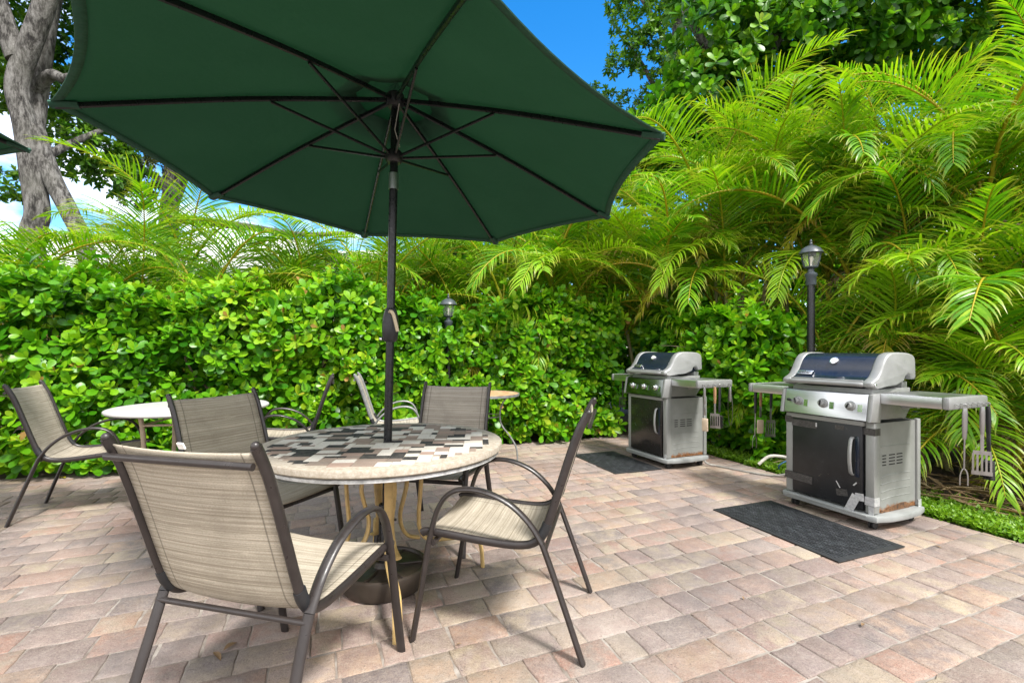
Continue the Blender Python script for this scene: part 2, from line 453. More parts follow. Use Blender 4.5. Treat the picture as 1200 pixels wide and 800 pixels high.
def sling_mat(name, light, dark):
    t = NT(name)
    s = t.attr('run'); y = t.attr('lat')
    cx = t.n('ShaderNodeCombineXYZ'); t.l(t.math('MULTIPLY', s, 120.0), cx.inputs[0]); t.l(t.math('MULTIPLY', y, 1.1), cx.inputs[1])
    rnd = t.n('ShaderNodeObjectInfo').outputs['Random']; t.l(t.math('MULTIPLY', rnd, 40.0), cx.inputs[2])
    n1 = t.noise(cx.outputs[0], 1.0, 4, 0.6)
    cx2 = t.n('ShaderNodeCombineXYZ'); t.l(t.math('MULTIPLY', s, 420.0), cx2.inputs[0]); t.l(t.math('MULTIPLY', y, 160.0), cx2.inputs[1])
    n2 = t.noise(cx2.outputs[0], 1.0, 2, 0.6)
    c = t.ramp(n1, [(0.36, dark), (0.5, tuple((a + b_) / 2 for a, b_ in zip(light, dark))), (0.6, light)])
    ln_ = t.math('SINE', t.math('ADD', t.math('MULTIPLY', s, 440.0), t.math('MULTIPLY', n1, 2.5)))
    c = t.mix(t.math('MULTIPLY', t.ramp(ln_, [(0.70, 0.0), (0.92, 1.0)]), t.ramp(t.noise(t.obj(), 11, 3), [(0.35, 0.15), (0.65, 0.75)])), c, tuple(min(.8, a * 1.25) for a in light))
    # bleached threads here and there
    cx3 = t.n('ShaderNodeCombineXYZ'); t.l(t.math('MULTIPLY', s, 160.0), cx3.inputs[0]); t.l(t.math('MULTIPLY', y, 5.0), cx3.inputs[1])
    c = t.mix(t.ramp(t.noise(cx3.outputs[0], 1.0, 3, 0.6), [(0.58, 0.0), (0.68, 0.7)]), c, tuple(min(0.8, a * 1.35) for a in light))
    c = t.mix(t.ramp(n2, [(0.3, 0.35), (0.6, 0.0)]), c, tuple(a * 0.45 for a in dark))
    c = t.mix(t.ramp(t.noise(t.obj(), 7, 5, 0.65), [(0.5, 0.0), (0.75, 0.35)]), c, tuple(a * 0.62 for a in dark))
    seam = t.math('SUBTRACT', t.math('ABSOLUTE', y), 0.198)
    c = t.mix(t.ramp(t.math('ABSOLUTE', seam), [(0.0010, 0.75), (0.0022, 0.0)]), c, tuple(a * .3 for a in dark))
    t.set(color=c, rough=0.75, spec=0.25)
    w1 = t.math('SINE', t.math('MULTIPLY', s, 1500.0)); w2 = t.math('SINE', t.math('MULTIPLY', y, 1500.0))
    t.bump(t.math('ADD', t.math('MULTIPLY', w1, w2), t.math('MULTIPLY', n2, 1.5)), 0.35, 0.0012)
    # woven mesh lets some light through
    tr = t.n('ShaderNodeBsdfTranslucent'); t.l(c, tr.inputs['Color'])
    ms = t.n('ShaderNodeMixShader'); ms.inputs[0].default_value = 0.22
    t.l(t.b.outputs[0], ms.inputs[1]); t.l(tr.outputs[0], ms.inputs[2]); t.l(ms.outputs[0], t.out.inputs['Surface'])
    return t.m
M_sling = sling_mat('beige_sling', (0.54, 0.485, 0.39), (0.335, 0.29, 0.22))
M_sling_gray = sling_mat('taupe_sling', (0.50, 0.455, 0.385), (0.31, 0.275, 0.225))

# ------------------------------------------------------------------ sling chair (local: +x forward, origin between the feet)
RAIL = [(.030, .430), (.056, .440), (.15, .434), (.25, .424), (.36, .416), (.44, .416), (.497, .430), (.533, .466), (.560, .53), (.602, .66), (.640, .78), (.672, .87), (.708, .942)]
ARM = [(.075, .43), (.09, .49), (.112, .55), (.15, .60), (.209, .626), (.30, .622), (.40, .583), (.48, .515), (.533, .437)]
def sx(s): return .345 - s
def make_chair(label, fr, sl, wrail=.245):
    root = empty('patio_chair', label=label, cat='chair', group='sling patio chairs')
    W = .262
    for sgn in (1, -1):
        MB().tube([(sx(s), sgn * wrail, z) for s, z in RAIL], .0115, .0165, (0, 1, 0), 12, 4).build('side_rail', fr, root)
        MB().tube([(sx(s), sgn * W, z) for s, z in ARM], .0185, .0105, (0, 1, 0), 12, 5).build('armrest', fr, root)
        MB().tube([(sx(0.0), sgn * (W + .008), 0.0), (sx(.035), sgn * (W + .004), .20), (sx(.062), sgn * W, .37), (sx(.075), sgn * W, .43)], .0180, .0115, (0, 1, 0), 12, 4).build('leg', fr, root)
        MB().tube([(sx(.533), sgn * W, .437), (sx(.565), sgn * W, .352), (sx(.62), sgn * (W + .004), .20), (sx(.69), sgn * (W + .01), 0.0)], .0180, .0115, (0, 1, 0), 12, 4).build('leg', fr, root)
        MB().tube([(sx(.518), sgn * wrail, .447), (sx(.540), sgn * wrail, .480), (sx(.552), sgn * wrail, .510)], .0150, .0200, (0, 1, 0), 12, 3).build('rail_sleeve', M_blackpl, root)
        MB().sphere((sx(.709), sgn * wrail, .944), .0175, (.75, .7, .75), 12).build('end_cap', fr, root)
    MB().tube([(sx(.545), -W, .415), (sx(.545), W, .415)], .009, .009, (1, 0, 0), 10).build('stretcher', fr, root)
    MB().tube([(sx(.085), -W, .400), (sx(.085), W, .400)], .010, .012, (1, 0, 0), 10).build('stretcher', fr, root)
    MB().tube([(sx(.7135), -wrail + .004, .893), (sx(.7135), wrail - .004, .893)], .009, .010, (1, 0, 0), 10).build('top_bar', fr, root)
    P = catmull([Vector((sx(s), 0, z)) for s, z in RAIL], 6)
    run = [0.0]
    for a, b_ in zip(P[:-1], P[1:]): run.append(run[-1] + (b_ - a).length)
    def sheet(name, i0, i1):
        ys = np.linspace(-1, 1, 13)
        V = []; ra = []; la = []
        for i in range(i0, i1):
            t = (P[min(i + 1, len(P) - 1)] - P[max(i - 1, 0)]).normalized()
            nrm = Vector((-t.z, 0, t.x)) if True else None     # points down/back
            if nrm.z > 0: nrm = -nrm
            for y in ys:
                sag = .014 * (1 - y * y)
                p = P[i] + nrm * sag
                V.append((p.x, y * (wrail - .004), p.z)); ra.append(run[i]); la.append(y * wrail)
        m_, n_ = i1 - i0, len(ys)
        idx = np.arange(m_ * n_).reshape(m_, n_)
        F = np.stack([idx[:-1, :-1], idx[:-1, 1:], idx[1:, 1:], idx[1:, :-1]], -1).reshape(-1, 4)
        o = np_mesh(name, V, F, sl, root, vattr={'run': ra, 'lat': la})
        md = o.modifiers.new('thickness', 'SOLIDIFY'); md.thickness = .0035; md.offset = 0
        return o
    sheet('seat_sling', 3, 39)
    sheet('back_sling', 38, len(P) - 2)
    return root
def put_chair(root, cx, cy, ang):
    root.location = (cx - .345 * math.cos(ang), cy - .345 * math.sin(ang), 0); root.rotation_euler = (0, 0, ang)
chA = make_chair('nearest beige sling chair, its back to the viewer, in front of the mosaic table', M_frame, M_sling)
put_chair(chA, -.698, 1.899, 1.323)
ch = copy_tree(chA); ch['label'] = 'beige sling chair seen side on, right of the mosaic table and nearest the grill mats'; put_chair(ch, -.348, 2.165, 2.923)
ch = copy_tree(chA); ch['label'] = 'beige sling chair left of the mosaic table, hiding part of the white table'; put_chair(ch, -1.039, 2.37, -.40)
ch = copy_tree(chA); ch['label'] = 'beige sling chair at the far left, on the left side of the white table'; put_chair(ch, -2.883, 3.66, .437)
chF = make_chair('taupe sling chair facing the viewer at the hedge side of the mosaic table', M_frame, M_sling_gray)
put_chair(chF, -.545, 2.705, -1.779)
chE = copy_tree(chA); chE['label'] = 'beige sling chair seen edge on, right of the white table beside the hedge'; put_chair(chE, -2.353, 4.137, -2.78)
chG = make_chair('weathered grey sling chair by the hedge, partly hidden behind the umbrella pole', M_grayfr, M_sling_gray, .215)
put_chair(chG, -.90, 4.92, R(14))
# bleached patch and frayed seam on the nearest chair's top hem
b = MB(); b.box((sx(.7085), -.012, .933), (.0045, .020, .018), Matrix.Rotation(R(-27), 4, 'Y')); b.build('hem_tag', simple('white_thread', (.72, .70, .66), .8), chA)

# ------------------------------------------------------------------ mosaic table
TC = Vector((-.647, 2.365, 0))
tb = empty('patio_table', TC, 0, 'round patio table with a cream, brown and slate mosaic stone top on gold scrolled legs', 'table')
TR = .595; TZ = .722
t = NT('cream_stone'); o_ = t.obj()
c = t.ramp(t.noise(o_, 60, 6, 0.7), [(0.3, (0.24, 0.20, 0.15)), (0.5, (0.345, 0.30, 0.24)), (0.7, (0.43, 0.395, 0.335))])
c = t.mix(t.ramp(t.noise(o_, 220, 3, 0.6), [(0.56, 0.0), (0.68, 0.8)]), c, (0.30, 0.24, 0.18))
t.set(color=c, rough=0.7); t.bump(t.noise(o_, 160, 4), 0.5, 0.003)
M_cream = t.m
MB().lathe([(0, TZ - .034), (TR - .03, TZ - .034), (TR - .006, TZ - .033), (TR, TZ - .027), (TR, TZ - .007), (TR - .002, TZ - .002), (TR - .007, TZ), (0, TZ)], seg=96).build('tabletop', M_cream, tb)
M_ring = simple('flaking_white_metal', (0.50, 0.50, 0.49), 0.5, 0.0, 0.4, 30, 0.2)
MB().lathe([(TR - .07, TZ - .056), (TR - .020, TZ - .056), (TR - .015, TZ - .053), (TR - .015, TZ - .041), (TR - .03, TZ - .0365), (TR - .07, TZ - .0365), (TR - .07, TZ - .056)], seg=96).build('rim_band', M_ring, tb)
# mosaic: rectangular stones in a staggered mix, none of them cut by the border
bm = bmesh.new(); lt = bm.faces.layers.float.new('tint')
g = .031; ta = R(4); n_ = 18
occ = {}
mr = random.Random(21)
def inside(i, j, w_, h_):
    for (ii, jj) in ((i, j), (i + w_, j), (i, j + h_), (i + w_, j + h_)):
        if math.hypot(ii * g, jj * g) > TR - .050: return False
    return True
cells = [(i, j) for j in range(-n_, n_) for i in range(-n_, n_)]
for (i, j) in cells:
    if (i, j) in occ: continue
    w_, h_ = mr.choice([(3, 2), (2, 2), (3, 2), (3, 1), (2, 1), (4, 2), (2, 2), (3, 2)])
    while w_ > 1 and (any((i + a, j) in occ for a in range(w_)) or not inside(i, j, w_, 1)): w_ -= 1
    while h_ > 1 and (any((i + a, j + b2) in occ for a in range(w_) for b2 in range(h_)) or not inside(i, j, w_, h_)): h_ -= 1
    if not inside(i, j, w_, h_): continue
    for a in range(w_):
        for b2 in range(h_): occ[(i + a, j + b2)] = 1
    if abs(i * g + w_ * g / 2) < .04 and abs(j * g + h_ * g / 2) < .04: continue
    q = .0012
    zt = TZ + .0025 + mr.random() * .0008
    P_ = [(i * g + q, j * g + q), ((i + w_) * g - q, j * g + q), ((i + w_) * g - q, (j + h_) * g - q), (i * g + q, (j + h_) * g - q)]
    P_ = [(x * math.cos(ta) - y * math.sin(ta), x * math.sin(ta) + y * math.cos(ta)) for x, y in P_]
    cx, cy = sum(p[0] for p in P_) / 4, sum(p[1] for p in P_) / 4
    lo = [bm.verts.new((x, y, TZ - .002)) for x, y in P_]
    mid = [bm.verts.new((x, y, zt - .0008)) for x, y in P_]
    hi = [bm.verts.new((cx + (x - cx) * .96, cy + (y - cy) * .96, zt)) for x, y in P_]
    tv = mr.choice([.03, .03, .1, .1, .1, .1, .1, .22, .22, .42, .42, .48, .48, .62, .66, .8, .9, .9, .9, .9, .9, .96]) + mr.random() * .05
    fs = [bm.faces.new(hi)]
    for A_, B_ in ((lo, mid), (mid, hi)):
        for k in range(4): fs.append(bm.faces.new((A_[k], A_[(k + 1) % 4], B_[(k + 1) % 4], B_[k])))
    for f_ in fs: f_[lt] = tv
bmesh.ops.recalc_face_normals(bm, faces=bm.faces[:])
me = bpy.data.meshes.new('mosaic'); bm.to_mesh(me); bm.free()
t = NT('mosaic_stone'); o_ = t.obj()
c = t.ramp(t.attr('tint'), [(0.0, (0.50, 0.46, 0.40)), (0.09, (0.54, 0.51, 0.455)), (0.3, (0.44, 0.40, 0.345)), (0.40, (0.24, 0.185, 0.15)), (0.56, (0.17, 0.13, 0.108)), (0.60, (0.29, 0.205, 0.165)), (0.75, (0.19, 0.15, 0.125)), (0.86, (0.024, 0.024, 0.025)), (1.0, (0.045, 0.043, 0.04))], 'CONSTANT')
c = t.mix(t.ramp(t.noise(o_, 45, 5, 0.7), [(0.45, 0.0), (0.75, 0.18)]), c, (0.40, 0.36, 0.30))
c = t.mix(t.ramp(t.noise(o_, 190, 4, 0.7), [(0.5, 0.0), (0.75, 0.5)]), c, (0.14, 0.11, 0.09))
t.set(color=c, rough=t.ramp(t.noise(o_, 30, 3), [(0.3, 0.6), (0.7, 0.8)]), spec=0.18); t.bump(t.noise(o_, 120, 5), 0.4, 0.003)
me.materials.append(t.m)
mo = bpy.data.objects.new('mosaic', me); COL.objects.link(mo); mo.parent = tb
LEG = [(.195, .655), (.188, .56), (.180, .44), (.172, .33), (.180, .245), (.225, .193), (.34, .182), (.44, .178), (.49, .155), (.512, .10), (.52, 0)]
for k in range(4):
    a = R(20.8 + 90 * k); ca, sa = math.cos(a), math.sin(a)
    MB().tube([(r_ * ca, r_ * sa, z) for r_, z in LEG], .0200, .0105, (-sa, ca, 0), 10, 5).build('leg', M_gold, tb)
    a2 = a + R(14); ca2, sa2 = math.cos(a2), math.sin(a2)
    SCR = [(.085, .655), (.082, .61), (.108, .55), (.118, .49), (.100, .41), (.082, .34), (.090, .27), (.125, .215), (.185, .192)]
    MB().tube([(r_ * ca2, r_ * sa2, z) for r_, z in SCR], .0190, .0095, (-sa2, ca2, 0), 10, 5).build('scroll', M_gold, tb)
MB().tube([(.19 * math.cos(a), .19 * math.sin(a), .640) for a in [2 * math.pi * k / 32 for k in range(33)]], .007, .010, (0, 0, 1), 8).build('leg_ring', M_gold, tb)
MB().tube([(.31 * math.cos(a), .31 * math.sin(a), .650) for a in [2 * math.pi * k / 40 for k in range(41)]], .006, .010, (0, 0, 1), 8).build('leg_ring', M_gold, tb)

# ------------------------------------------------------------------ white table at the left, side table by the hedge
wt = empty('patio_table', (-2.68, 3.90, 0), R(12), 'round white resin table with cream legs at the left in front of the hedge', 'table')
MB().lathe([(0, .690), (.53, .690), (.565, .696), (.572, .706), (.570, .716), (.560, .722), (.53, .720), (.52, .722), (0, .722)], seg=72).build('tabletop', M_white, wt)
for k in range(4):
    a = R(45 + 90 * k)
    MB().tube([(.36 * math.cos(a), .36 * math.sin(a), .69), (.34 * math.cos(a), .34 * math.sin(a), .40), (.40 * math.cos(a), .40 * math.sin(a), 0)], .017, .017, (-math.sin(a), math.cos(a), 0), 10, 6).build('leg', M_tan, wt)
for k in range(4):
    a, a2 = R(45 + 90 * k), R(135 + 90 * k)
    MB().tube([(.353 * math.cos(a), .353 * math.sin(a), .60), (.353 * math.cos(a2), .353 * math.sin(a2), .60)], .009, .012, (0, 0, 1), 8).build('stretcher', M_tan, wt)
st = empty('side_table', (-.30, 5.02, 0), R(20), 'round bistro table with a copper mosaic top and curled grey wire legs, by the hedge', 'table')
t = NT('copper_mosaic'); o_ = t.obj()
vo = t.n('ShaderNodeTexVoronoi'); vo.inputs['Scale'].default_value = 26; t.l(o_, vo.inputs['Vector'])
t.set(color=t.ramp(vo.outputs['Color'], [(0.0, (0.30, 0.15, 0.075)), (0.5, (0.44, 0.25, 0.13)), (1.0, (0.5, 0.36, 0.23))]), rough=0.45); t.bump(vo.outputs['Distance'], 0.4, 0.004)
MB().lathe([(0, .705), (.37, .705), (.37, .722), (0, .722)], seg=56).build('tabletop', t.m, st)
MB().lathe([(.3705, .700), (.380, .700), (.380, .7245), (.3705, .7245), (.3705, .700)], seg=56).build('edge_band', M_grayfr, st)
for k in range(3):
    a = R(-22 + 120 * k)
    MB().tube([(r_ * math.cos(a), r_ * math.sin(a), z) for r_, z in ((.27, .70), (.20, .62), (.17, .50), (.19, .38), (.28, .26), (.345, .14), (.36, 0))], .009, .009, (-math.sin(a), math.cos(a), 0), 8, 6).build('leg', M_grayfr, st)
MB().tube([(.172 * math.cos(a), .172 * math.sin(a), .48) for a in [2 * math.pi * k / 24 for k in range(25)]], .005, .005, (0, 0, 1), 6).build('leg_ring', M_grayfr, st)

# ------------------------------------------------------------------ umbrellas
t = NT('green_canvas'); o_ = t.obj()
wv = t.noise(t.mapping(o_, (260, 260, 40)), 1, 2)
c = t.mix(t.ramp(wv, [(0.3, 0.0), (0.7, 0.35)]), (0.043, 0.124, 0.082), (0.056, 0.154, 0.104))
c = t.mix(t.ramp(t.noise(o_, 2.2, 4), [(0.35, 0.0), (0.75, 0.3)]), c, (0.070, 0.170, 0.118))
t.set(color=c, rough=0.8, spec=0.2); t.bump(t.math('ADD', t.math('MULTIPLY', wv, 0.04), t.noise(t.mapping(o_, (7, 7, 3)), 1, 4, .55)), 0.35, 0.03)
tr = t.n('ShaderNodeBsdfTranslucent'); t.l(t.mix(1.0, c, (1.0, 1.0, 0.85), 'MULTIPLY'), tr.inputs['Color'])
ms = t.n('ShaderNodeMixShader'); ms.inputs[0].default_value = 0.55
t.l(t.b.outputs[0], ms.inputs[1]); t.l(tr.outputs[0], ms.inputs[2]); t.l(ms.outputs[0], t.out.inputs['Surface'])
M_canvas = t.m
M_pocket = simple('green_webbing', (0.010, 0.062, 0.038), 0.8, 0, 0.2, 30)
M_crank = simple('beige_plastic', (0.46, 0.38, 0.25), 0.45)
def make_umbrella(label, base, hub, nrm, phase, RR, drop):
    """local origin = foot of the pole"""
    root = empty('patio_umbrella', base, 0, label, 'umbrella', 'green market umbrellas')
    hub = Vector(hub) - Vector(base); n = Vector(nrm).normalized()
    a = (Vector((1, 0, 0)) - n * n.x).normalized(); b_ = n.cross(a)
    ctr = hub - n * drop
    zj = 2.03; pd = hub / hub.z
    pj = pd * zj
    MB().tube([(0, 0, .03), pj], .0205, .0205, (1, 0, 0), 20).build('pole', M_black, root)
    MB().tube([pj, hub - n * .0], .0195, .0195, (1, 0, 0), 20).build('upper_pole', M_black, root)
    MB().tube([pd * (zj - .045), pd * (zj + .035)], .0235, .0235, (1, 0, 0), 20).build('tilt_collar', M_steel, root)
    MB().tube([hub - n * .045, hub - n * .03, hub + n * .02, hub + n * .03], .042, .042, (1, 0, 0), 20, rad=[.8, 1, 1, .7]).build('top_hub', M_blackpl, root)
    rp = pd * (hub.z - .285)
    MB().tube([rp - pd * .03, rp - pd * .02, rp + pd * .02, rp + pd * .03], .041, .041, (1, 0, 0), 20, rad=[.8, 1, 1, .8]).build('runner', M_blackpl, root)
    # crank
    cz = pd * 1.31
    ck = MB().tube([cz - pd * .085, cz - pd * .07, cz - pd * .02, cz + pd * .04, cz + pd * .075, cz + pd * .085], .042, .036, (1, 0, 0), 20, rad=[.62, .9, 1, .92, .7, .55]).build('crank_housing', M_blackpl, root)
    MB().tube([cz + Vector((.004, -.030, .062)), cz + Vector((.016, -.052, .066)), cz + Vector((.030, -.056, .045)), cz + Vector((.042, -.057, .0)), cz + Vector((.050, -.057, -.035))], .0085, .006, (1, 0, 0), 10, 4).build('crank_handle', M_crank, ck)
    MB().sphere(cz + Vector((-.045, -.01, -.07)), .009).build('lock_pin', M_chrome, ck)
    # finial
    MB().tube([hub + n * .09, hub + n * .11, hub + n * .15, hub + n * .165], .02, .02, (1, 0, 0), 14, rad=[.7, 1.2, .8, .2]).build('finial', M_blackpl, root)
    rv = [a * math.cos(phase - k * math.pi / 4) + b_ * math.sin(phase - k * math.pi / 4) for k in range(8)]
    def Z(r_):           # canopy height below hub as function of r in 0..1, very slightly domed
        return -drop * (r_ + .10 * r_ * (1 - r_) * -1.0 - 0.0)
    def skin(k, u, r_, lift=0.0):
        """point of gore k at across-position u (0..1) and radius r_ (0..1)"""
        d0, d1 = rv[k], rv[(k + 1) % 8]
        dd = d0 * (1 - u) + d1 * u
        hollow = 4 * u * (1 - u)
        rr = r_ * (1 - .040 * hollow * r_ ** 2.2)
        return hub + dd * RR * rr + n * (Z(r_) * 1.0 + .035 + lift - .022 * hollow * math.sin(math.pi * min(1, r_)) * .6)
    def gore_sheet(name, r0, r1, lift, nr, mat_):
        nu = 12
        for_all_V = []; F = []
        rows = {}
        def vid(k, iu, ir):
            if iu == nu: k, iu = (k + 1) % 8, 0
            key = (k, iu, ir)
            if key not in rows:
                p = skin(k, iu / nu, r0 + (r1 - r0) * ir / nr, lift)
                rows[key] = len(for_all_V); for_all_V.append(tuple(p))
            return rows[key]
        for k in range(8):
            for iu in range(nu):
                for ir in range(nr):
                    F.append((vid(k, iu, ir), vid(k, iu + 1, ir), vid(k, iu + 1, ir + 1), vid(k, iu, ir + 1)))
        o = np_mesh(name, for_all_V, F, mat_, root)
        md = o.modifiers.new('thickness', 'SOLIDIFY'); md.thickness = .0016; md.offset = 0
        return o
    cn = gore_sheet('canopy', .145, 1.0, 0.0, 14, M_canvas)
    vt = gore_sheet('vent', .0, .235, .050, 4, M_canvas); vt.parent = cn
    hm = gore_sheet('hem', .972, 1.0, -.0035, 1, M_pocket); hm.parent = cn
    for k in range(8):
        d = rv[k]
        tip = hub + d * RR * .985 + n * (Z(.985) + .018)
        s_ = n.cross(d)
        mid = hub + d * RR * .5 + n * (Z(.5) + .014)
        root_p = hub + d * .035 - n * .012
        rb = MB().tube([root_p, mid, tip], .0085, .0125, s_, 8, 6).build('rib', M_black, root)
        q = hub + d * RR * .42 + n * (Z(.42) - .002)
        MB().tube([rp + d * .03, q], .0065, .0075, s_, 8).build('strut', M_black, rb)
        MB().tube([hub + d * RR * .93 + n * (Z(.93) + .017), hub + d * RR * .996 + n * (Z(.996) + .026)], .024, .013, s_, 10).build('rib_pocket', M_pocket, rb)
    # crank cord
    MB().tube([hub - n * .04 + Vector((.028, -.03, 0)), rp + Vector((.012, -.035, .12)), rp + Vector((.035, -.03, .035))], .0022, .0022, (1, 0, 0), 6).build('cord', simple('cord_grey', (.5, .5, .48), .7), root)
    return root
make_umbrella('open dark green umbrella on a black crank pole through the mosaic table', TC, (-.58, 2.314, 2.431), (.045, .038, .998), 3.55, 1.293, .404)
make_umbrella('second dark green umbrella, only a pointed corner showing before the forked tree trunk', (-3.58, 1.63, 0), (-3.58, 1.63, 2.65), (0, 0.0, 1), R(45), 1.32, .40)

def make_base(loc, label):
    bs = empty('umbrella_base', loc, 0, label, 'umbrella base', 'umbrella bases')
    MB().lathe([(0, 0), (.195, 0), (.207, .012), (.217, .085), (.215, .098), (.206, .104), (.198, .100), (.194, .088), (.10, .088), (.06, .098), (.045, .12), (0, .12)], seg=56).build('base_shell', M_basepl, bs)
    for k in range(6):
        a = R(15 + 60 * k)
        MB().box((.125 * math.cos(a), .125 * math.sin(a), .091), (.125, .018, .012), Matrix.Rotation(a, 4, 'Z'), .004).build('rib', M_basepl, bs)
    MB().lathe([(.0215, .10), (.030, .10), (.030, .40), (.026, .405), (.0215, .405), (.0215, .10)], seg=24).build('sleeve', M_black, bs)
    MB().tube([(.03, -.01, .33), (.062, -.022, .33)], .006, .006, (0, 0, 1), 10).build('lock_knob', M_blackpl, bs)
    return bs
make_base(TC, 'round dark brown umbrella base on the pavers under the mosaic table')
make_base((-3.58, 1.63, 0), 'round dark brown umbrella base of the second umbrella, left of the far left chair')
# ================================================================== gas grills
M_alu = simple('cast_grey_aluminium', (0.25, 0.255, 0.25), 0.40, 0.35, 0.10, 9, 0.08)
M_grayp = simple('grey_painted_metal', (0.23, 0.237, 0.226), 0.42, 0.15, 0.10, 8, 0.05)
M_shelf = simple('grey_shelf_plastic', (0.25, 0.262, 0.258), 0.40, 0.1, 0.12, 7, 0.06)
t = NT('dark_enamel'); o_ = t.obj()
c = t.ramp(t.noise(o_, 6, 4), [(0.3, (0.006, 0.010, 0.020)), (0.7, (0.010, 0.016, 0.032))])
c = t.mix(t.ramp(t.noise(o_, 150, 3, 0.7), [(0.66, 0.0), (0.74, 0.6)]), c, (0.22, 0.2, 0.17))
t.set(color=c, rough=t.ramp(t.noise(o_, 20, 4), [(0.3, 0.12), (0.7, 0.28)]), spec=0.6); M_enamel = t.m
t = NT('scuffed_black_door'); o_ = t.obj()
c = t.ramp(t.noise(o_, 12, 5), [(0.3, (0.006, 0.0065, 0.008)), (0.7, (0.013, 0.014, 0.016))])
c = t.mix(t.ramp(t.noise(t.mapping(o_, (30, 30, 90)), 1, 5, 0.7), [(0.62, 0.0), (0.75, 0.5)]), c, (0.10, 0.10, 0.10))
c = t.mix(t.ramp(t.noise(t.mapping(o_, (9, 9, 14)), 1, 6, 0.75), [(0.66, 0.0), (0.72, 0.8)]), c, (0.16, 0.13, 0.11))
t.set(color=c, rough=0.38); M_door = t.m
t = NT('black_tape'); o_ = t.obj()
t.set(color=t.ramp(t.noise(t.mapping(o_, (60, 60, 160)), 1, 4), [(0.3, (0.018, 0.017, 0.017)), (0.65, (0.06, 0.057, 0.055)), (0.8, (0.2, 0.19, 0.18))]), rough=0.4); t.bump(t.noise(o_, 90, 4), 0.6, 0.004); M_tape = t.m
t = NT('silver_tape'); o_ = t.obj()
t.set(color=t.ramp(t.noise(o_, 60, 4), [(0.3, (0.45, 0.46, 0.48)), (0.7, (0.68, 0.69, 0.70))]), rough=0.35, metal=0.5); t.bump(t.noise(o_, 90, 4), 0.6, 0.004); M_stape = t.m
# side panels: rust eaten along the foot
t = NT('grey_side_panel'); o_ = t.obj()
sp = t.n('ShaderNodeSeparateXYZ'); t.l(o_, sp.inputs[0])
hgt = t.math('ADD', sp.outputs[2], t.math('MULTIPLY', t.noise(o_, 22, 5, 0.7), -0.10))
c = t.ramp(t.noise(o_, 8, 4), [(0.3, (0.18, 0.187, 0.176)), (0.7, (0.235, 0.243, 0.23))])
c = t.mix(t.ramp(hgt, [(0.078, 1.0), (0.100, 0.0)]), c, t.ramp(t.noise(o_, 60, 5), [(0.3, (0.05, 0.022, 0.010)), (0.6, (0.20, 0.085, 0.03)), (0.8, (0.34, 0.20, 0.10))]))
t.set(color=c, rough=0.42, metal=0.1); M_side = t.m
M_hole = simple('dark_opening', (0.006, 0.006, 0.006), 0.9)
M_wheel = simple('caster_rubber', (0.016, 0.016, 0.016), 0.7, 0, 0.2, 30)
M_letter = simple('badge_red_black', (0.05, 0.05, 0.055), 0.4)

GANG = math.atan2(-.922, .388)
def text_mesh(s, size, ext):
    cu = bpy.data.curves.new('txt', 'FONT'); cu.body = s; cu.size = size; cu.extrude = ext; cu.align_x = 'CENTER'; cu.align_y = 'CENTER'
    o = bpy.data.objects.new('txt', cu); COL.objects.link(o)
    bpy.context.view_layer.update()
    me = bpy.data.meshes.new_from_object(o.evaluated_get(bpy.context.evaluated_depsgraph_get()))
    bpy.data.objects.remove(o); bpy.data.curves.remove(cu)
    return me

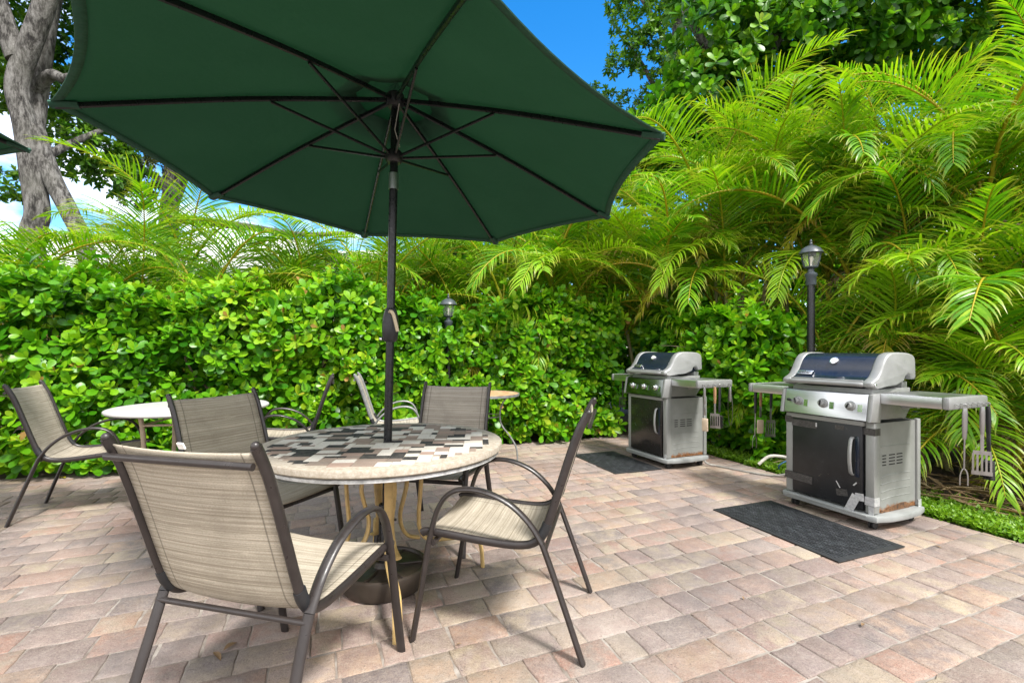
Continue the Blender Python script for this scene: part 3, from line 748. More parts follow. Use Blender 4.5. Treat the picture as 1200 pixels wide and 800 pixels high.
def make_grill(label, loc, worn, door_mat, panel_mat):
    """local: +x to the viewer's right of the front, front at -y"""
    g = empty('gas_grill', loc, GANG, label, 'grill', 'gas grills along the paving edge')
    W, D = .31, .265
    # bottom shelf with bowed sides
    poly = [(-W + .01, -D - .02), (W - .01, -D - .02), (W + .02, -D - .005), (W + .048, -.16), (W + .058, 0), (W + .048, .16), (W + .02, D), (-W - .02, D), (-W - .048, .16), (-W - .058, 0), (-W - .048, -.16), (-W - .02, -D - .005)]
    sh = MB().prism(poly, 2, .062, .104, .009).build('bottom_shelf', M_shelf, g, 35)
    MB().box((0, -D - .019, .094), (2 * W - .06, .012, .014), None, .004).build('lip', M_shelf, sh)
    for sx_ in (-1, 1):
        for sy_ in (-1, 1):
            x, y = sx_ * (W - .04), sy_ * (D - .06)
            cs = MB().cyl((x, y, .062), (x, y, .050), .016).box((x - .0, y + .008, .043), (.030, .044, .020), None, .006).build('caster', M_blackpl, g)
            MB().cyl((x - .019, y, .0275), (x - .004, y, .0275), .0275, bev=.005).cyl((x + .004, y, .0275), (x + .019, y, .0275), .0275, bev=.005).build('wheel', M_wheel, cs)
    # corner posts
    for sx_ in (-1, 1):
        MB().box((sx_ * (W - .028), -D + .035, .41), (.056, .060, .60), None, .008).build('post', M_grayp, g)
        MB().box((sx_ * (W - .014), D - .022, .41), (.028, .040, .60), None, .006).build('post', M_grayp, g)
        # recessed side panel with louvres
        x = sx_ * (W - .020)
        p = MB().box((x, .015, .405), (.012, 2 * D - .115, .59)).build('side_panel', M_side, g)
        v = MB()
        for r_ in range(4):
            for k_ in range(3):
                v.box((x + sx_ * .0062, -.13 + .085 * k_ + (.0), .420 + .021 * r_), (.004, .066 if k_ else .042, .0075), None, .0015, 1)
        v.build('vent_slots', M_hole, p)
        for z, r0 in ((.352, -.010), (.302, -.010), (.252, -.010), (.202, -.010), (.545, 0)):
            MB().tube([(x + sx_ * .0055, -.165, z + r0), (x + sx_ * .0055, -.05, z), (x + sx_ * .0055, .16, z)], .0045, .003, (1, 0, 0), 6, 4).build('pressed_rib', M_side, p)
        if worn and sx_ > 0:
            h = MB()
            hp = [(-.165, .105), (-.17, .122), (-.12, .118), (-.07, .135), (-.01, .140), (.05, .150), (.11, .148), (.15, .130), (.15, .1055)]
            h.prism(hp, 0, x + .0065, x + .0085).build('rust_hole', simple('rusted_inside', (.12, .055, .02), .9, 0, .6, 40, .3, c2=(.012, .008, .006)), p, 0)
    MB().box((0, D - .012, .405), (2 * W - .06, .010, .59)).build('back_panel', M_grayp, g)
    MB().box((0, -.02, .125), (2 * W - .07, 2 * D - .10, .02)).build('inner_floor', M_hole, g)
    # door
    d = MB().box((0, -D + .004, .402), (2 * W - .130, .024, .556), None, .004).build('door', door_mat, g)
    hx = W - .125
    MB().tube([(hx, -D - .010, .345), (hx, -D - .030, .362), (hx, -D - .042, .42), (hx, -D - .045, .47), (hx, -D - .042, .52), (hx, -D - .030, .578), (hx, -D - .010, .595)], .0125, .0075, (1, 0, 0), 12, 5).build('door_handle', M_alu, d)
    MB().box((hx + .03, -D - .0095, .47), (.026, .003, .27), None, .001).build('handle_recess', M_enamel, d)
    MB().box((0, -D + .012, .695), (2 * W - .112, .045, .030), None, .003).build('cross_rail', M_grayp, g)
    if worn:
        rt_ = lambda d_: Matrix.Rotation(R(d_), 4, 'Y')
        for c_, s_, r_ in (((-.155, -D - .0095, .640), (.19, .002, .048), None), ((W - .031, -D + .0035, .648), (.074, .0025, .045), None), ((W + .0015, -D + .034, .648), (.002, .064, .046), None),
                           ((-W + .030, -D + .0035, .66), (.066, .0025, .05), None), ((-.19, -D - .0115, .235), (.20, .002, .055), rt_(1.5)), ((-W + .025, -D + .0035, .236), (.062, .0025, .055), None),
                           ((.115, -D - .0093, .205), (.075, .002, .045), rt_(-9)), ((.10, -D - .0095, .65), (.06, .002, .03), None)):
            MB().box(c_, s_, r_).build('black_tape_strip', M_tape, d, 0)
        for c_, s_, r_ in (((.185, -D - .0165, .150), (.055, .002, .135), rt_(24)), ((.228, -D - .0085, .205), (.052, .002, .05), rt_(-5)), ((W - .028, -D + .0035, .19), (.058, .002, .055), None),
                           ((W + .0015, -D + .030, .19), (.002, .056, .055), None), ((W - .02, -D + .0045, .128), (.030, .0025, .06), None), ((W + .003, D - .022, .125), (.002, .036, .055), None)):
            MB().box(c_, s_, r_).build('silver_tape_strip', M_stape, d, 0)
        for c_, s_, r_ in (((.09, -D - .0092, .255), (.006, .002, .05), rt_(-32)), ((.20, -D - .0092, .285), (.008, .002, .03), rt_(40)), ((-.155 + .093, -D - .0108, .645), (.010, .0015, .030), None)):
            MB().box(c_, s_, r_).build('torn_edge', M_stape, d, 0)
    else:
        MB().box((W - .02, -D + .0035, .125), (.030, .0025, .05)).build('silver_tape_strip', M_stape, d, 0)
    # control panel: sloped steel face between two cast ends
    cp_poly = [(-D - .045, .722), (-D + .03, .712), (-D + .06, .895), (-D - .012, .893), (-D - .020, .885)]
    cp = MB().prism(cp_poly, 0, -W + .022, W - .022, .003).build('control_panel', panel_mat, g, 35)
    e_poly = [(-D - .050, .716), (-D + .055, .706), (-D + .075, .900), (-D + .0, .900), (-D - .022, .890)]
    for sx_ in (-1, 1):
        lo, hi = sorted((sx_ * (W - .0215), sx_ * (W + .012)))
        MB().prism(e_poly, 0, lo, hi, .010).build('panel_end', M_alu, cp)
    fd = Vector((0, -.985, .13)).normalized()
    for k, x in enumerate((-.185, .0, .185)):
        p = Vector((x, -D - .034, .810))
        kb = MB().cyl(p - fd * .004, p + fd * .008, .034, .031, 24, .002).cyl(p + fd * .006, p + fd * .030, .024, .021, 20, .004).build('knob', M_chrome if not worn else M_alu, cp)
        MB().box(p + fd * .033, (.008, .010, .036), Matrix.Rotation(R(20 * k - 15), 4, 'Y'), .002).build('knob_grip', M_black, kb)
        MB().box((x + .062, -D - .0365, .800), (.030, .002, .048), Matrix.Rotation(R(-7.5), 4, 'X')).build('dial_mark', M_chrome, cp)
    if worn: MB().cyl(Vector((-.255, -D - .034, .812)), Vector((-.255, -D - .048, .814)), .011, .010, 14, .002).build('igniter_button', M_black, cp)
    # cookbox
    fb = [(-.20, .715), (.15, .715), (.20, .78), (.205, .925), (-.225, .925), (-.235, .86)]
    MB().prism(fb, 0, -W + .030, W - .030, .012).build('firebox', M_alu, g)
    MB().box((0, .17, .945), (2 * W - .10, .06, .045), None, .006).build('hinge_rail', M_grayp, g)
    # lid: rounded enamel shell between two cast ends
    prof = [(-.292, .945), (-.290, .972), (-.262, .988), (-.228, 1.006), (-.196, 1.045), (-.168, 1.095), (-.136, 1.138), (-.092, 1.162), (-.03, 1.170), (.10, 1.166), (.165, 1.150), (.190, 1.115), (.195, 1.03), (.195, .985)]
    def off(pf, k):
        c0 = Vector((0, -.02, 1.0)); return [(y + (c0.y - y) * k, z + (c0.z - z) * k) for y, z in pf]
    sm = [(v.y, v.z) for v in catmull([Vector((0, y, z)) for y, z in prof], 4)]
    lid = MB().prism(off(sm, .035) + [(.18, .958), (-.25, .952)], 0, -W + .058, W - .058, 0).build('lid', M_enamel, g, 35)
    endp = sm + [(.150, .985), (.137, 1.012), (.108, 1.020), (.080, 1.010), (.062, .975), (-.02, .948), (-.12, .940), (-.235, .925)]
    for sx_ in (-1, 1):
        lo, hi = sorted((sx_ * (W - .062), sx_ * (W + .006)))
        MB().prism(endp, 0, lo, hi, .013).build('lid_end', M_alu, lid, 50)
        MB().cyl((sx_ * (W + .004), -.262, .957), (sx_ * (W + .012), -.262, .957), .010, .009, 14, .002).build('screw_cap', M_chrome, lid)
    MB().tube([(-W + .055, -.283, .955), (-W + .10, -.298, .957), (0, -.303, .958), (W - .10, -.298, .957), (W - .055, -.283, .955)], .0165, .0150, (0, 0, 1), 14, 5).build('lid_handle', M_alu, lid)
    MB().box((0, -.268, .975), (2 * W - .12, .030, .018), None, .004).build('lid_rim', M_alu, lid)
    nf = Vector((0, -.80, .60)).normalized()
    pt = Vector((-.010, -.156, 1.106))
    th = MB().cyl(pt - nf * .01, pt + nf * .012, .031, .029, 28, .003).build('thermometer', M_chrome, lid)
    MB().cyl(pt + nf * .0121, pt + nf * .0135, .021, .021, 24).build('dial_face', simple('dial_white', (.6, .6, .58), .3), th)
    bp = Vector((-.185, -.222, 1.020)); rot = Matrix.Rotation(R(48), 4, 'X')
    bd = MB().box(bp, (.118, .036, .006), rot, .0025).build('badge', M_chrome if not worn else M_steel, lid)
    tm = text_mesh('weber', .036, .0012)
    to = bpy.data.objects.new('lettering', tm); COL.objects.link(to); to.parent = bd
    tm.materials.clear(); tm.materials.append(M_letter)
    to.matrix_local = Matrix.Translation(bp) @ rot @ Matrix.Translation((0, 0, .0042))
    # side tables
    for sx_ in (-1, 1):
        x0, x1 = sorted((sx_ * (W + .013), sx_ * (W + .335)))
        st_ = MB().prism([(x0, -.215), (x1 - .0, -.215), (x1, .20), (x0, .20)] if sx_ > 0 else [(x0, -.215), (x1, -.215), (x1, .20), (x0, .20)], 2, .834, .905, .006).build('side_shelf', M_steel, g, 35)
        xe0, xe1 = sorted((sx_ * (W + .336), sx_ * (W + .375)))
        MB().box(((xe0 + xe1) / 2, -.008, .8700), (xe1 - xe0, .43, .074), None, .012).build('shelf_end', M_alu, st_)
        for k in range(6):
            y = -.17 + .064 * k; xo = sx_ * (W + .376)
            MB().tube([(xo - sx_ * .006, y, .870), (xo + sx_ * .012, y, .866), (xo + sx_ * .020, y, .856), (xo + sx_ * .024, y, .868)], .003, .003, (0, 1, 0), 6, 4).build('hook', M_grayp, st_)
        MB().tube([(sx_ * (W + .02), .0, .80), (sx_ * (W + .16), .0, .842)], .012, .012, (0, 1, 0), 8).build('bracket', M_grayp, st_)
    return g
M_door2 = simple('glossy_black_door', (0.010, 0.010, 0.010), 0.2, 0, 0.2, 14, c2=(0.016, 0.013, 0.011))
M_panel_dark = brushed('dark_chrome_panel', (0.20, 0.215, 0.21), 0.20)
G1 = Vector((2.483, 3.42, 0)); G2 = Vector((1.655, 5.00, 0))
g1 = make_grill('worn gas grill nearest the viewer, its black door patched with tape, by the palm fronds', G1, True, M_door, M_steel)
g2 = make_grill('far gas grill with a clean dark door, standing against the hedge', G2, False, M_door2, M_panel_dark)

def gp(G, x, y, z):
    ca, sa = math.cos(GANG), math.sin(GANG)
    return Vector((G.x + ca * x - sa * y, G.y + sa * x + ca * y, z))
M_wood = simple('worn_wood_handle', (0.30, 0.17, 0.08), 0.6, 0, 0.3, 25)
M_bristle = simple('dark_bristle', (0.02, 0.018, 0.017), 0.9, 0, 0.4, 60, 0.6)
M_bsteel = brushed('dull_steel', (0.34, 0.34, 0.335), 0.32, (40, 40, 6), .15)
def tool(kind, G, side, k, label, ln=.40, hm=None, tilt=0.0):
    """a tool hung on hook k of the side shelf; its plane is along the shelf edge"""
    y = -.17 + .064 * k; x = side * (.31 + .376 + .019)
    o = empty(kind, gp(G, x, y, .858), GANG, label, {'grill_brush': 'brush', 'grill_fork': 'fork'}.get(kind, kind.replace('_', ' ')), 'grill tools hung from the side shelves')
    fc = math.atan2(-o.location.y, -o.location.x)
    o.rotation_euler = (tilt, R(2), fc + R((-28, 20, -14, 32, 8, -22)[k]) if side > 0 else GANG - R(18))
    hm = hm or M_blackpl
    MB().tube([(0, -.010, .004), (0, 0, .011), (0, .010, .004), (0, .006, -.016), (0, -.006, -.016), (0, -.010, .004)], .002, .002, (1, 0, 0), 6, 4).build('hang_loop', M_bsteel, o)
    hl = ln * .42
    MB().tube([(0, 0, -.014), (0, 0, -.05), (0, 0, -hl * .7), (0, 0, -hl)], .008, .013, (1, 0, 0), 10, 3, rad=[.75, 1.05, 1.0, .7]).build('handle', hm, o)
    if kind == 'spatula':
        MB().box((0, 0, -hl - ln * .13), (.004, .016, ln * .28)).build('shaft', M_bsteel, o)
        w0, w1 = .036, .045
        z0 = -hl - ln * .24; z1 = -ln
        b = MB()
        # blade with real slots: rails and cross pieces
        b.box((0, 0, z0 - .010), (.0025, .080, .024)).box((0, 0, z1 + .012), (.0025, .092, .024))
        for q in (-.039, -.0195, 0, .0195, .039):
            b.box((0, q, (z0 + z1) / 2), (.0024, .0095, z0 - z1 - .03))
        b.build('blade', M_bsteel, o)
    elif kind == 'grill_fork':
        MB().tube([(0, 0, -hl + .01), (0, 0, -ln * .80)], .0045, .0045, (1, 0, 0), 8).build('shaft', M_bsteel, o)
        MB().tube([(0, -.018, -ln), (0, -.016, -ln * .86), (0, 0, -ln * .79), (0, .016, -ln * .86), (0, .018, -ln)], .003, .0035, (1, 0, 0), 8, 5).build('tines', M_bsteel, o)
    elif kind == 'grill_brush':
        MB().box((0, 0, -hl - ln * .10), (.010, .020, ln * .24), None, .003).build('shaft', hm, o)
        hd = MB().box((0, 0, -ln + .055), (.016, .052, .12), None, .005).build('head', hm, o)
        b = MB()
        for i in range(6):
            for j in range(12):
                yy = -.022 + .0088 * i; zz = -ln + .004 + .0095 * j
                b.cyl((.006, yy, zz), (.030 + .004 * ((i * 7 + j * 3) % 5) / 5, yy + .002 * ((i + j) % 3 - 1), zz), .0034, .002, 6)
        b.build('bristles', M_bristle, hd)
    elif kind == 'tongs':
        for s_ in (-1, 1):
            MB().tube([(0, s_ * .004, -.03), (0, s_ * .020, -ln * .45), (0, s_ * .018, -ln * .8), (0, s_ * .006, -ln)], .010, .0025, (1, 0, 0), 8, 5, rad=[.6, 1, .8, 1.2]).build('arm', M_bsteel, o)
    elif kind == 'basting_brush':
        MB().box((0, 0, -hl - ln * .10), (.008, .018, ln * .26), None, .003).build('shaft', M_bsteel, o)
        MB().box((0, 0, -ln + .06), (.016, .056, .12), None, .006).build('head', M_tan, o)
    return o
tool('grill_fork', G1, 1, 1, 'steel two pronged fork hanging from the right shelf of the near grill', .47, M_bsteel)
tool('spatula', G1, 1, 4, 'slotted steel spatula hanging from the right shelf of the near grill', .43, M_bsteel)
tool('grill_brush', G1, 1, 5, 'black bristle brush hanging behind the spatula on the near grill', .46, M_blackpl)
tool('grill_fork', G1, -1, 1, 'long black handled fork with wide prongs hanging left of the near grill', .52, M_blackpl)
tool('basting_brush', G1, -1, 2, 'wood handled basting brush hanging left of the near grill', .40, M_wood)
tool('spatula', G1, -1, 4, 'black handled spatula hanging left of the near grill, beside its post', .44, M_blackpl)
tool('basting_brush', G2, 1, 0, 'pale headed basting brush hanging from the far grill, nearest its side panel', .42, M_bsteel)
tool('spatula', G2, 1, 2, 'wood handled spatula in the middle of the tools on the far grill', .40, M_wood)
tool('grill_brush', G2, 1, 3, 'dark grill brush hanging third among the tools on the far grill', .40, M_blackpl)
tool('tongs', G2, 1, 5, 'steel tongs hanging outermost on the right of the far grill', .38, M_bsteel)
tool('spatula', G2, -1, 2, 'black spatula hanging alone from the left shelf of the far grill', .36, M_blackpl)

# ------------------------------------------------------------------ mats: woven-pattern rubber
def make_mat(label, corners):
    c = [Vector((p[0], p[1], 0)) for p in corners]
    ctr = sum(c, Vector()) / 4
    ux = ((c[1] - c[0]) + (c[2] - c[3])); L_ = ux.length / 2; ux.normalize()
    uy = ((c[3] - c[0]) + (c[2] - c[1])); W_ = uy.length / 2
    ang = math.atan2(ux.y, ux.x)
    o = empty('rubber_mat', (ctr.x, ctr.y, 0.004), ang, label, 'mat', 'black rubber mats before the grills')
    MB().box((0, 0, .003), (L_, W_, .006), None, .002).build('mat_sheet', M_matb, o)
    b = MB(); r_ = random.Random(3)
    p = .0225
    nx, ny = int((L_ - .06) / p), int((W_ - .06) / p)
    for i in range(nx):
        for j in range(ny):
            x = (i - (nx - 1) / 2) * p; y = (j - (ny - 1) / 2) * p
            hz = (i // 2 + j // 2) % 2
            if hz: b.box((x, y, .0072), (p * .86, p * .50, .0026))
            else: b.box((x, y, .0072), (p * .50, p * .86, .0026))
    b.build('raised_weave', M_matw, o, 0)
    return o
t = NT('black_rubber'); o_ = t.obj()
t.set(color=t.ramp(t.noise(o_, 20, 5), [(0.3, (0.008, 0.009, 0.010)), (0.7, (0.016, 0.018, 0.020))]), rough=0.6); M_matb = t.m
t = NT('worn_rubber'); o_ = t.obj()
c = t.ramp(t.noise(o_, 20, 5), [(0.3, (0.009, 0.010, 0.012)), (0.7, (0.018, 0.021, 0.024))])
c = t.mix(t.ramp(t.noise(t.mapping(o_, (9, 34, 1)), 1, 6, 0.72), [(0.50, 0.0), (0.74, 0.5)]), c, (0.13, 0.14, 0.155))
c = t.mix(t.ramp(t.noise(o_, 5, 5, 0.65), [(0.55, 0.0), (0.8, 0.15)]), c, (0.12, 0.155, 0.16))
t.set(color=c, rough=0.55); M_matw = t.m
make_mat('black woven pattern rubber mat on the pavers before the near grill, scuffed pale', [(1.49, 3.457), (1.817, 2.572), (2.36, 2.80), (2.03, 3.64)])
make_mat('plain dark rubber mat on the pavers before the far grill', [(.70, 5.27), (.976, 4.43), (1.50, 4.64), (1.17, 5.45)])

# ------------------------------------------------------------------ lamp posts
M_glass = NT('lamp_glass'); M_glass.set(color=(0.85, 0.87, 0.86), rough=0.12, spec=0.5); M_glass.b.inputs['Transmission Weight'].default_value = 0.9; M_glass.b.inputs['IOR'].default_value = 1.2; M_glass = M_glass.m
M_lampc = simple('grey_black_paint', (0.045, 0.055, 0.065), 0.4, 0, 0.3, 20, 0.1)
M_bulb = simple('frosted_bulb', (0.75, 0.70, 0.58), 0.4)
def make_lamp(label, loc, H, s=1.0):
    o = empty('lamp_post', loc, 0, label, 'lamp post', 'garden lamp posts')
    z = H - .40 * s
    MB().cyl((0, 0, 0), (0, 0, z), .036 * s, .034 * s, 20).build('pole', M_black, o)
    MB().lathe([(0, z - .06 * s), (.042 * s, z - .06 * s), (.046 * s, z - .05 * s), (.046 * s, z + .02 * s), (.055 * s, z + .035 * s), (.055 * s, z + .055 * s), (.03 * s, z + .07 * s), (.026 * s, z + .10 * s), (.06 * s, z + .115 * s), (.062 * s, z + .125 * s), (0, z + .125 * s)], seg=24).build('collar', M_lampc, o)
    MB().lathe([(.054 * s, z + .126 * s), (.075 * s, z + .20 * s), (.080 * s, z + .255 * s)], seg=8).build('glass', M_glass, o, 20)
    c_ = MB()
    for k in range(4):
        a = R(45 + 90 * k)
        c_.tube([(r_ * s * math.cos(a), r_ * s * math.sin(a), z + q * s) for r_, q in ((.058, .122), (.079, .20), (.084, .258))], .006 * s, .004 * s, (-math.sin(a), math.cos(a), 0), 6)
    c_.build('cage', M_lampc, o)
    MB().lathe([(0, z + .126 * s), (.012 * s, z + .13 * s), (.013 * s, z + .165 * s), (.024 * s, z + .195 * s), (.022 * s, z + .222 * s), (0, z + .235 * s)], seg=16).build('bulb', M_bulb, o)
    cp = MB().lathe([(0, z + .262 * s), (.10 * s, z + .252 * s), (.108 * s, z + .258 * s), (.104 * s, z + .268 * s), (.080 * s, z + .305 * s), (.045 * s, z + .328 * s), (.02 * s, z + .336 * s), (0, z + .338 * s)], seg=24).build('lamp_roof', M_lampc, o)
    MB().lathe([(0, z + .335 * s), (.012 * s, z + .338 * s), (.016 * s, z + .352 * s), (.008 * s, z + .365 * s), (.012 * s, z + .378 * s), (.006 * s, z + .392 * s), (0, z + .40 * s)], seg=14).build('finial', M_lampc, cp)
    return o
make_lamp('black lamp post with a glass lantern standing behind the near grill among palm fronds', (2.97, 4.62, -.02), 2.31, 1.0)
make_lamp('small lamp post whose lantern peeks out of the middle of the hedge', (-.785, 5.74, -.02), 1.91, 1.0)

# ------------------------------------------------------------------ gas pipe, hose and cable by the grills
M_hose = simple('grey_hose', (0.22, 0.21, 0.19), 0.6, 0, 0.3, 30)
M_pvc = simple('dirty_pvc', (0.55, 0.53, 0.47), 0.5, 0, 0.3, 30)
M_fit = simple('brown_fitting', (0.16, 0.10, 0.06), 0.6, 0.2, 0.4, 40)
h = MB().tube([gp(G2, .30, .20, .09), gp(G2, .36, .22, .03), (2.10, 4.72, .012), (2.30, 4.48, .010), (2.46, 4.36, .012), (2.62, 4.33, .05), (2.72, 4.34, .085)], .010, .010, (0, 0, 1), 8, 8).build('gas_hose', M_hose)
tag(h, 'thin grey hose running over the pavers from the far grill to the pipe fitting', 'hose')
pf = empty('pipe_fitting', (2.66, 4.42, 0), 0, 'pale outdoor pipe and connector stake lying in the ground cover between the grills', 'pipe')
MB().tube([(-.20, .22, .05), (-.11, .20, .13), (-.02, .14, .145), (.05, .06, .13), (.16, -.05, .085), (.30, -.16, .05)], .016, .016, (0, 0, 1), 10, 6).build('pipe', M_pvc, pf)
MB().cyl((.01, .095, .14), (.07, .035, .125), .026, None, 14, .003).cyl((.15, -.045, .09), (.21, -.09, .07), .023, None, 14, .003).build('coupling', M_pvc, pf)
MB().cyl((.045, .02, 0), (.045, .02, .13), .013, None, 12).box((.045, .02, .085), (.05, .045, .05), None, .006).build('valve', M_fit, pf)
MB().tube([(-.06, .10, .02), (-.09, .06, .07), (-.06, .04, .11), (-.01, .06, .12)], .007, .007, (0, 0, 1), 8, 5).build('wire_loop', simple('blue_wire', (.03, .10, .20), .5), pf)
# ================================================================== foliage generators
def leaf_quads(P, A, Nn, L, wid, prof, curl=0.10, fold=0.12):
    """P base (n,3), A axis, Nn upper normal, L length (n,), wid width ratio -> V,F"""
    n = len(P)
    A = A / np.linalg.norm(A, axis=1, keepdims=True)
    Nn = Nn - A * (A * Nn).sum(1, keepdims=True); Nn /= np.maximum(np.linalg.norm(Nn, axis=1, keepdims=True), 1e-6)
    S = np.cross(A, Nn)
    rows = len(prof)
    V = np.empty((n, rows, 3, 3))
    for i, (x, hw) in enumerate(prof):
        c = P + A * (L * x)[:, None] - Nn * (L * curl * x * x)[:, None]
        w_ = (L * hw * wid)[:, None]
        V[:, i, 0] = c - S * w_ + Nn * (L * fold * hw)[:, None]
        V[:, i, 1] = c
        V[:, i, 2] = c + S * w_ + Nn * (L * fold * hw)[:, None]
    base = (np.arange(n) * rows * 3)[:, None, None]
    r_ = np.arange(rows - 1)[:, None] * 3
    q = np.concatenate([np.stack([r_[:, 0], r_[:, 0] + 1, r_[:, 0] + 4, r_[:, 0] + 3], -1), np.stack([r_[:, 0] + 1, r_[:, 0] + 2, r_[:, 0] + 5, r_[:, 0] + 4], -1)])
    F = (base + q[None]).reshape(-1, 4)
    return V.reshape(-1, 3), F, len(q)
OBOV = [(0, .03), (.22, .10), (.48, .21), (.72, .27), (.90, .20), (1.0, .05)]
ELL = [(0, .03), (.25, .17), (.5, .22), (.75, .15), (1.0, .01)]
def rosettes(C, D, k, L0, L1, a0, a1, g, wid=1.0, prof=OBOV, curl=.12, tint=None):
    """k leaves round each twig tip C pointing along D"""
    n = len(C)
    D = D / np.linalg.norm(D, axis=1, keepdims=True)
    U = np.cross(D, np.array([0.3, 0.2, 1.0]) + g.normal(0, .2, (n, 3))); U /= np.linalg.norm(U, axis=1, keepdims=True)
    W_ = np.cross(D, U)
    az0 = g.uniform(0, 6.28, n)
    tb_ = g.normal(0, .12, n) if tint is None else tint
    Ps, As, Ns, Ls, Ts = [], [], [], [], []
    for j in range(k):
        f = j / max(1, k - 1)
        az = az0 + j * 2.39996 + g.normal(0, .25, n)
        al = np.radians(a0 + (a1 - a0) * f) + g.normal(0, .16, n)
        rd = U * np.cos(az)[:, None] + W_ * np.sin(az)[:, None]
        ax = D * np.cos(al)[:, None] + rd * np.sin(al)[:, None]
        nn = D * np.sin(al)[:, None] - rd * np.cos(al)[:, None] + g.normal(0, .18, (n, 3))
        ax[:, 2] -= .10 * f
        Ls.append(g.uniform(L0, L1, n) * (.62 + .38 * min(1, f * 1.8)))
        Ps.append(C - D * (.045 * f * L1 / .1)[..., None] if False else C - D * (.30 * f * L1))
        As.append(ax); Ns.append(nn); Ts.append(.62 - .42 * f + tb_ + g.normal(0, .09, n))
    P, A, N_, L_, T_ = (np.concatenate(x) for x in (Ps, As, Ns, Ls, Ts))
    keep = np.ones(len(P), bool)
    V, F, fq = leaf_quads(P[keep], A[keep], N_[keep], L_[keep], wid, prof, curl)
    return V, F, np.repeat(np.clip(T_[keep], 0, 1), fq)

def wob(p, s=1.0):
    x, y, z = p[:, 0] * s, p[:, 1] * s, p[:, 2] * s
    return (np.sin(x * 2.3 + 1.1 * np.sin(z * 1.9 + y)) + np.sin(z * 3.1 + 1.7 * x + .5) * .7 + np.sin(x * 5.7 - z * 4.3 + 2 * y) * .45 + np.sin(y * 6.1 + x * 3.3) * .3) / 2.4

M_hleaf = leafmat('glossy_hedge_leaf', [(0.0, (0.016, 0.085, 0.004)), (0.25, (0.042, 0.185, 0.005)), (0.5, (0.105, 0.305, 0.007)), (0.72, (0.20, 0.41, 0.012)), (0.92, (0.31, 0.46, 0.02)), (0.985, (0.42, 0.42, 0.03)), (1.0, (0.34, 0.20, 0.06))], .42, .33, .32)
M_twig = simple('woody_stem', (0.10, 0.075, 0.05), 0.85, 0, 0.3, 20, 0.3)

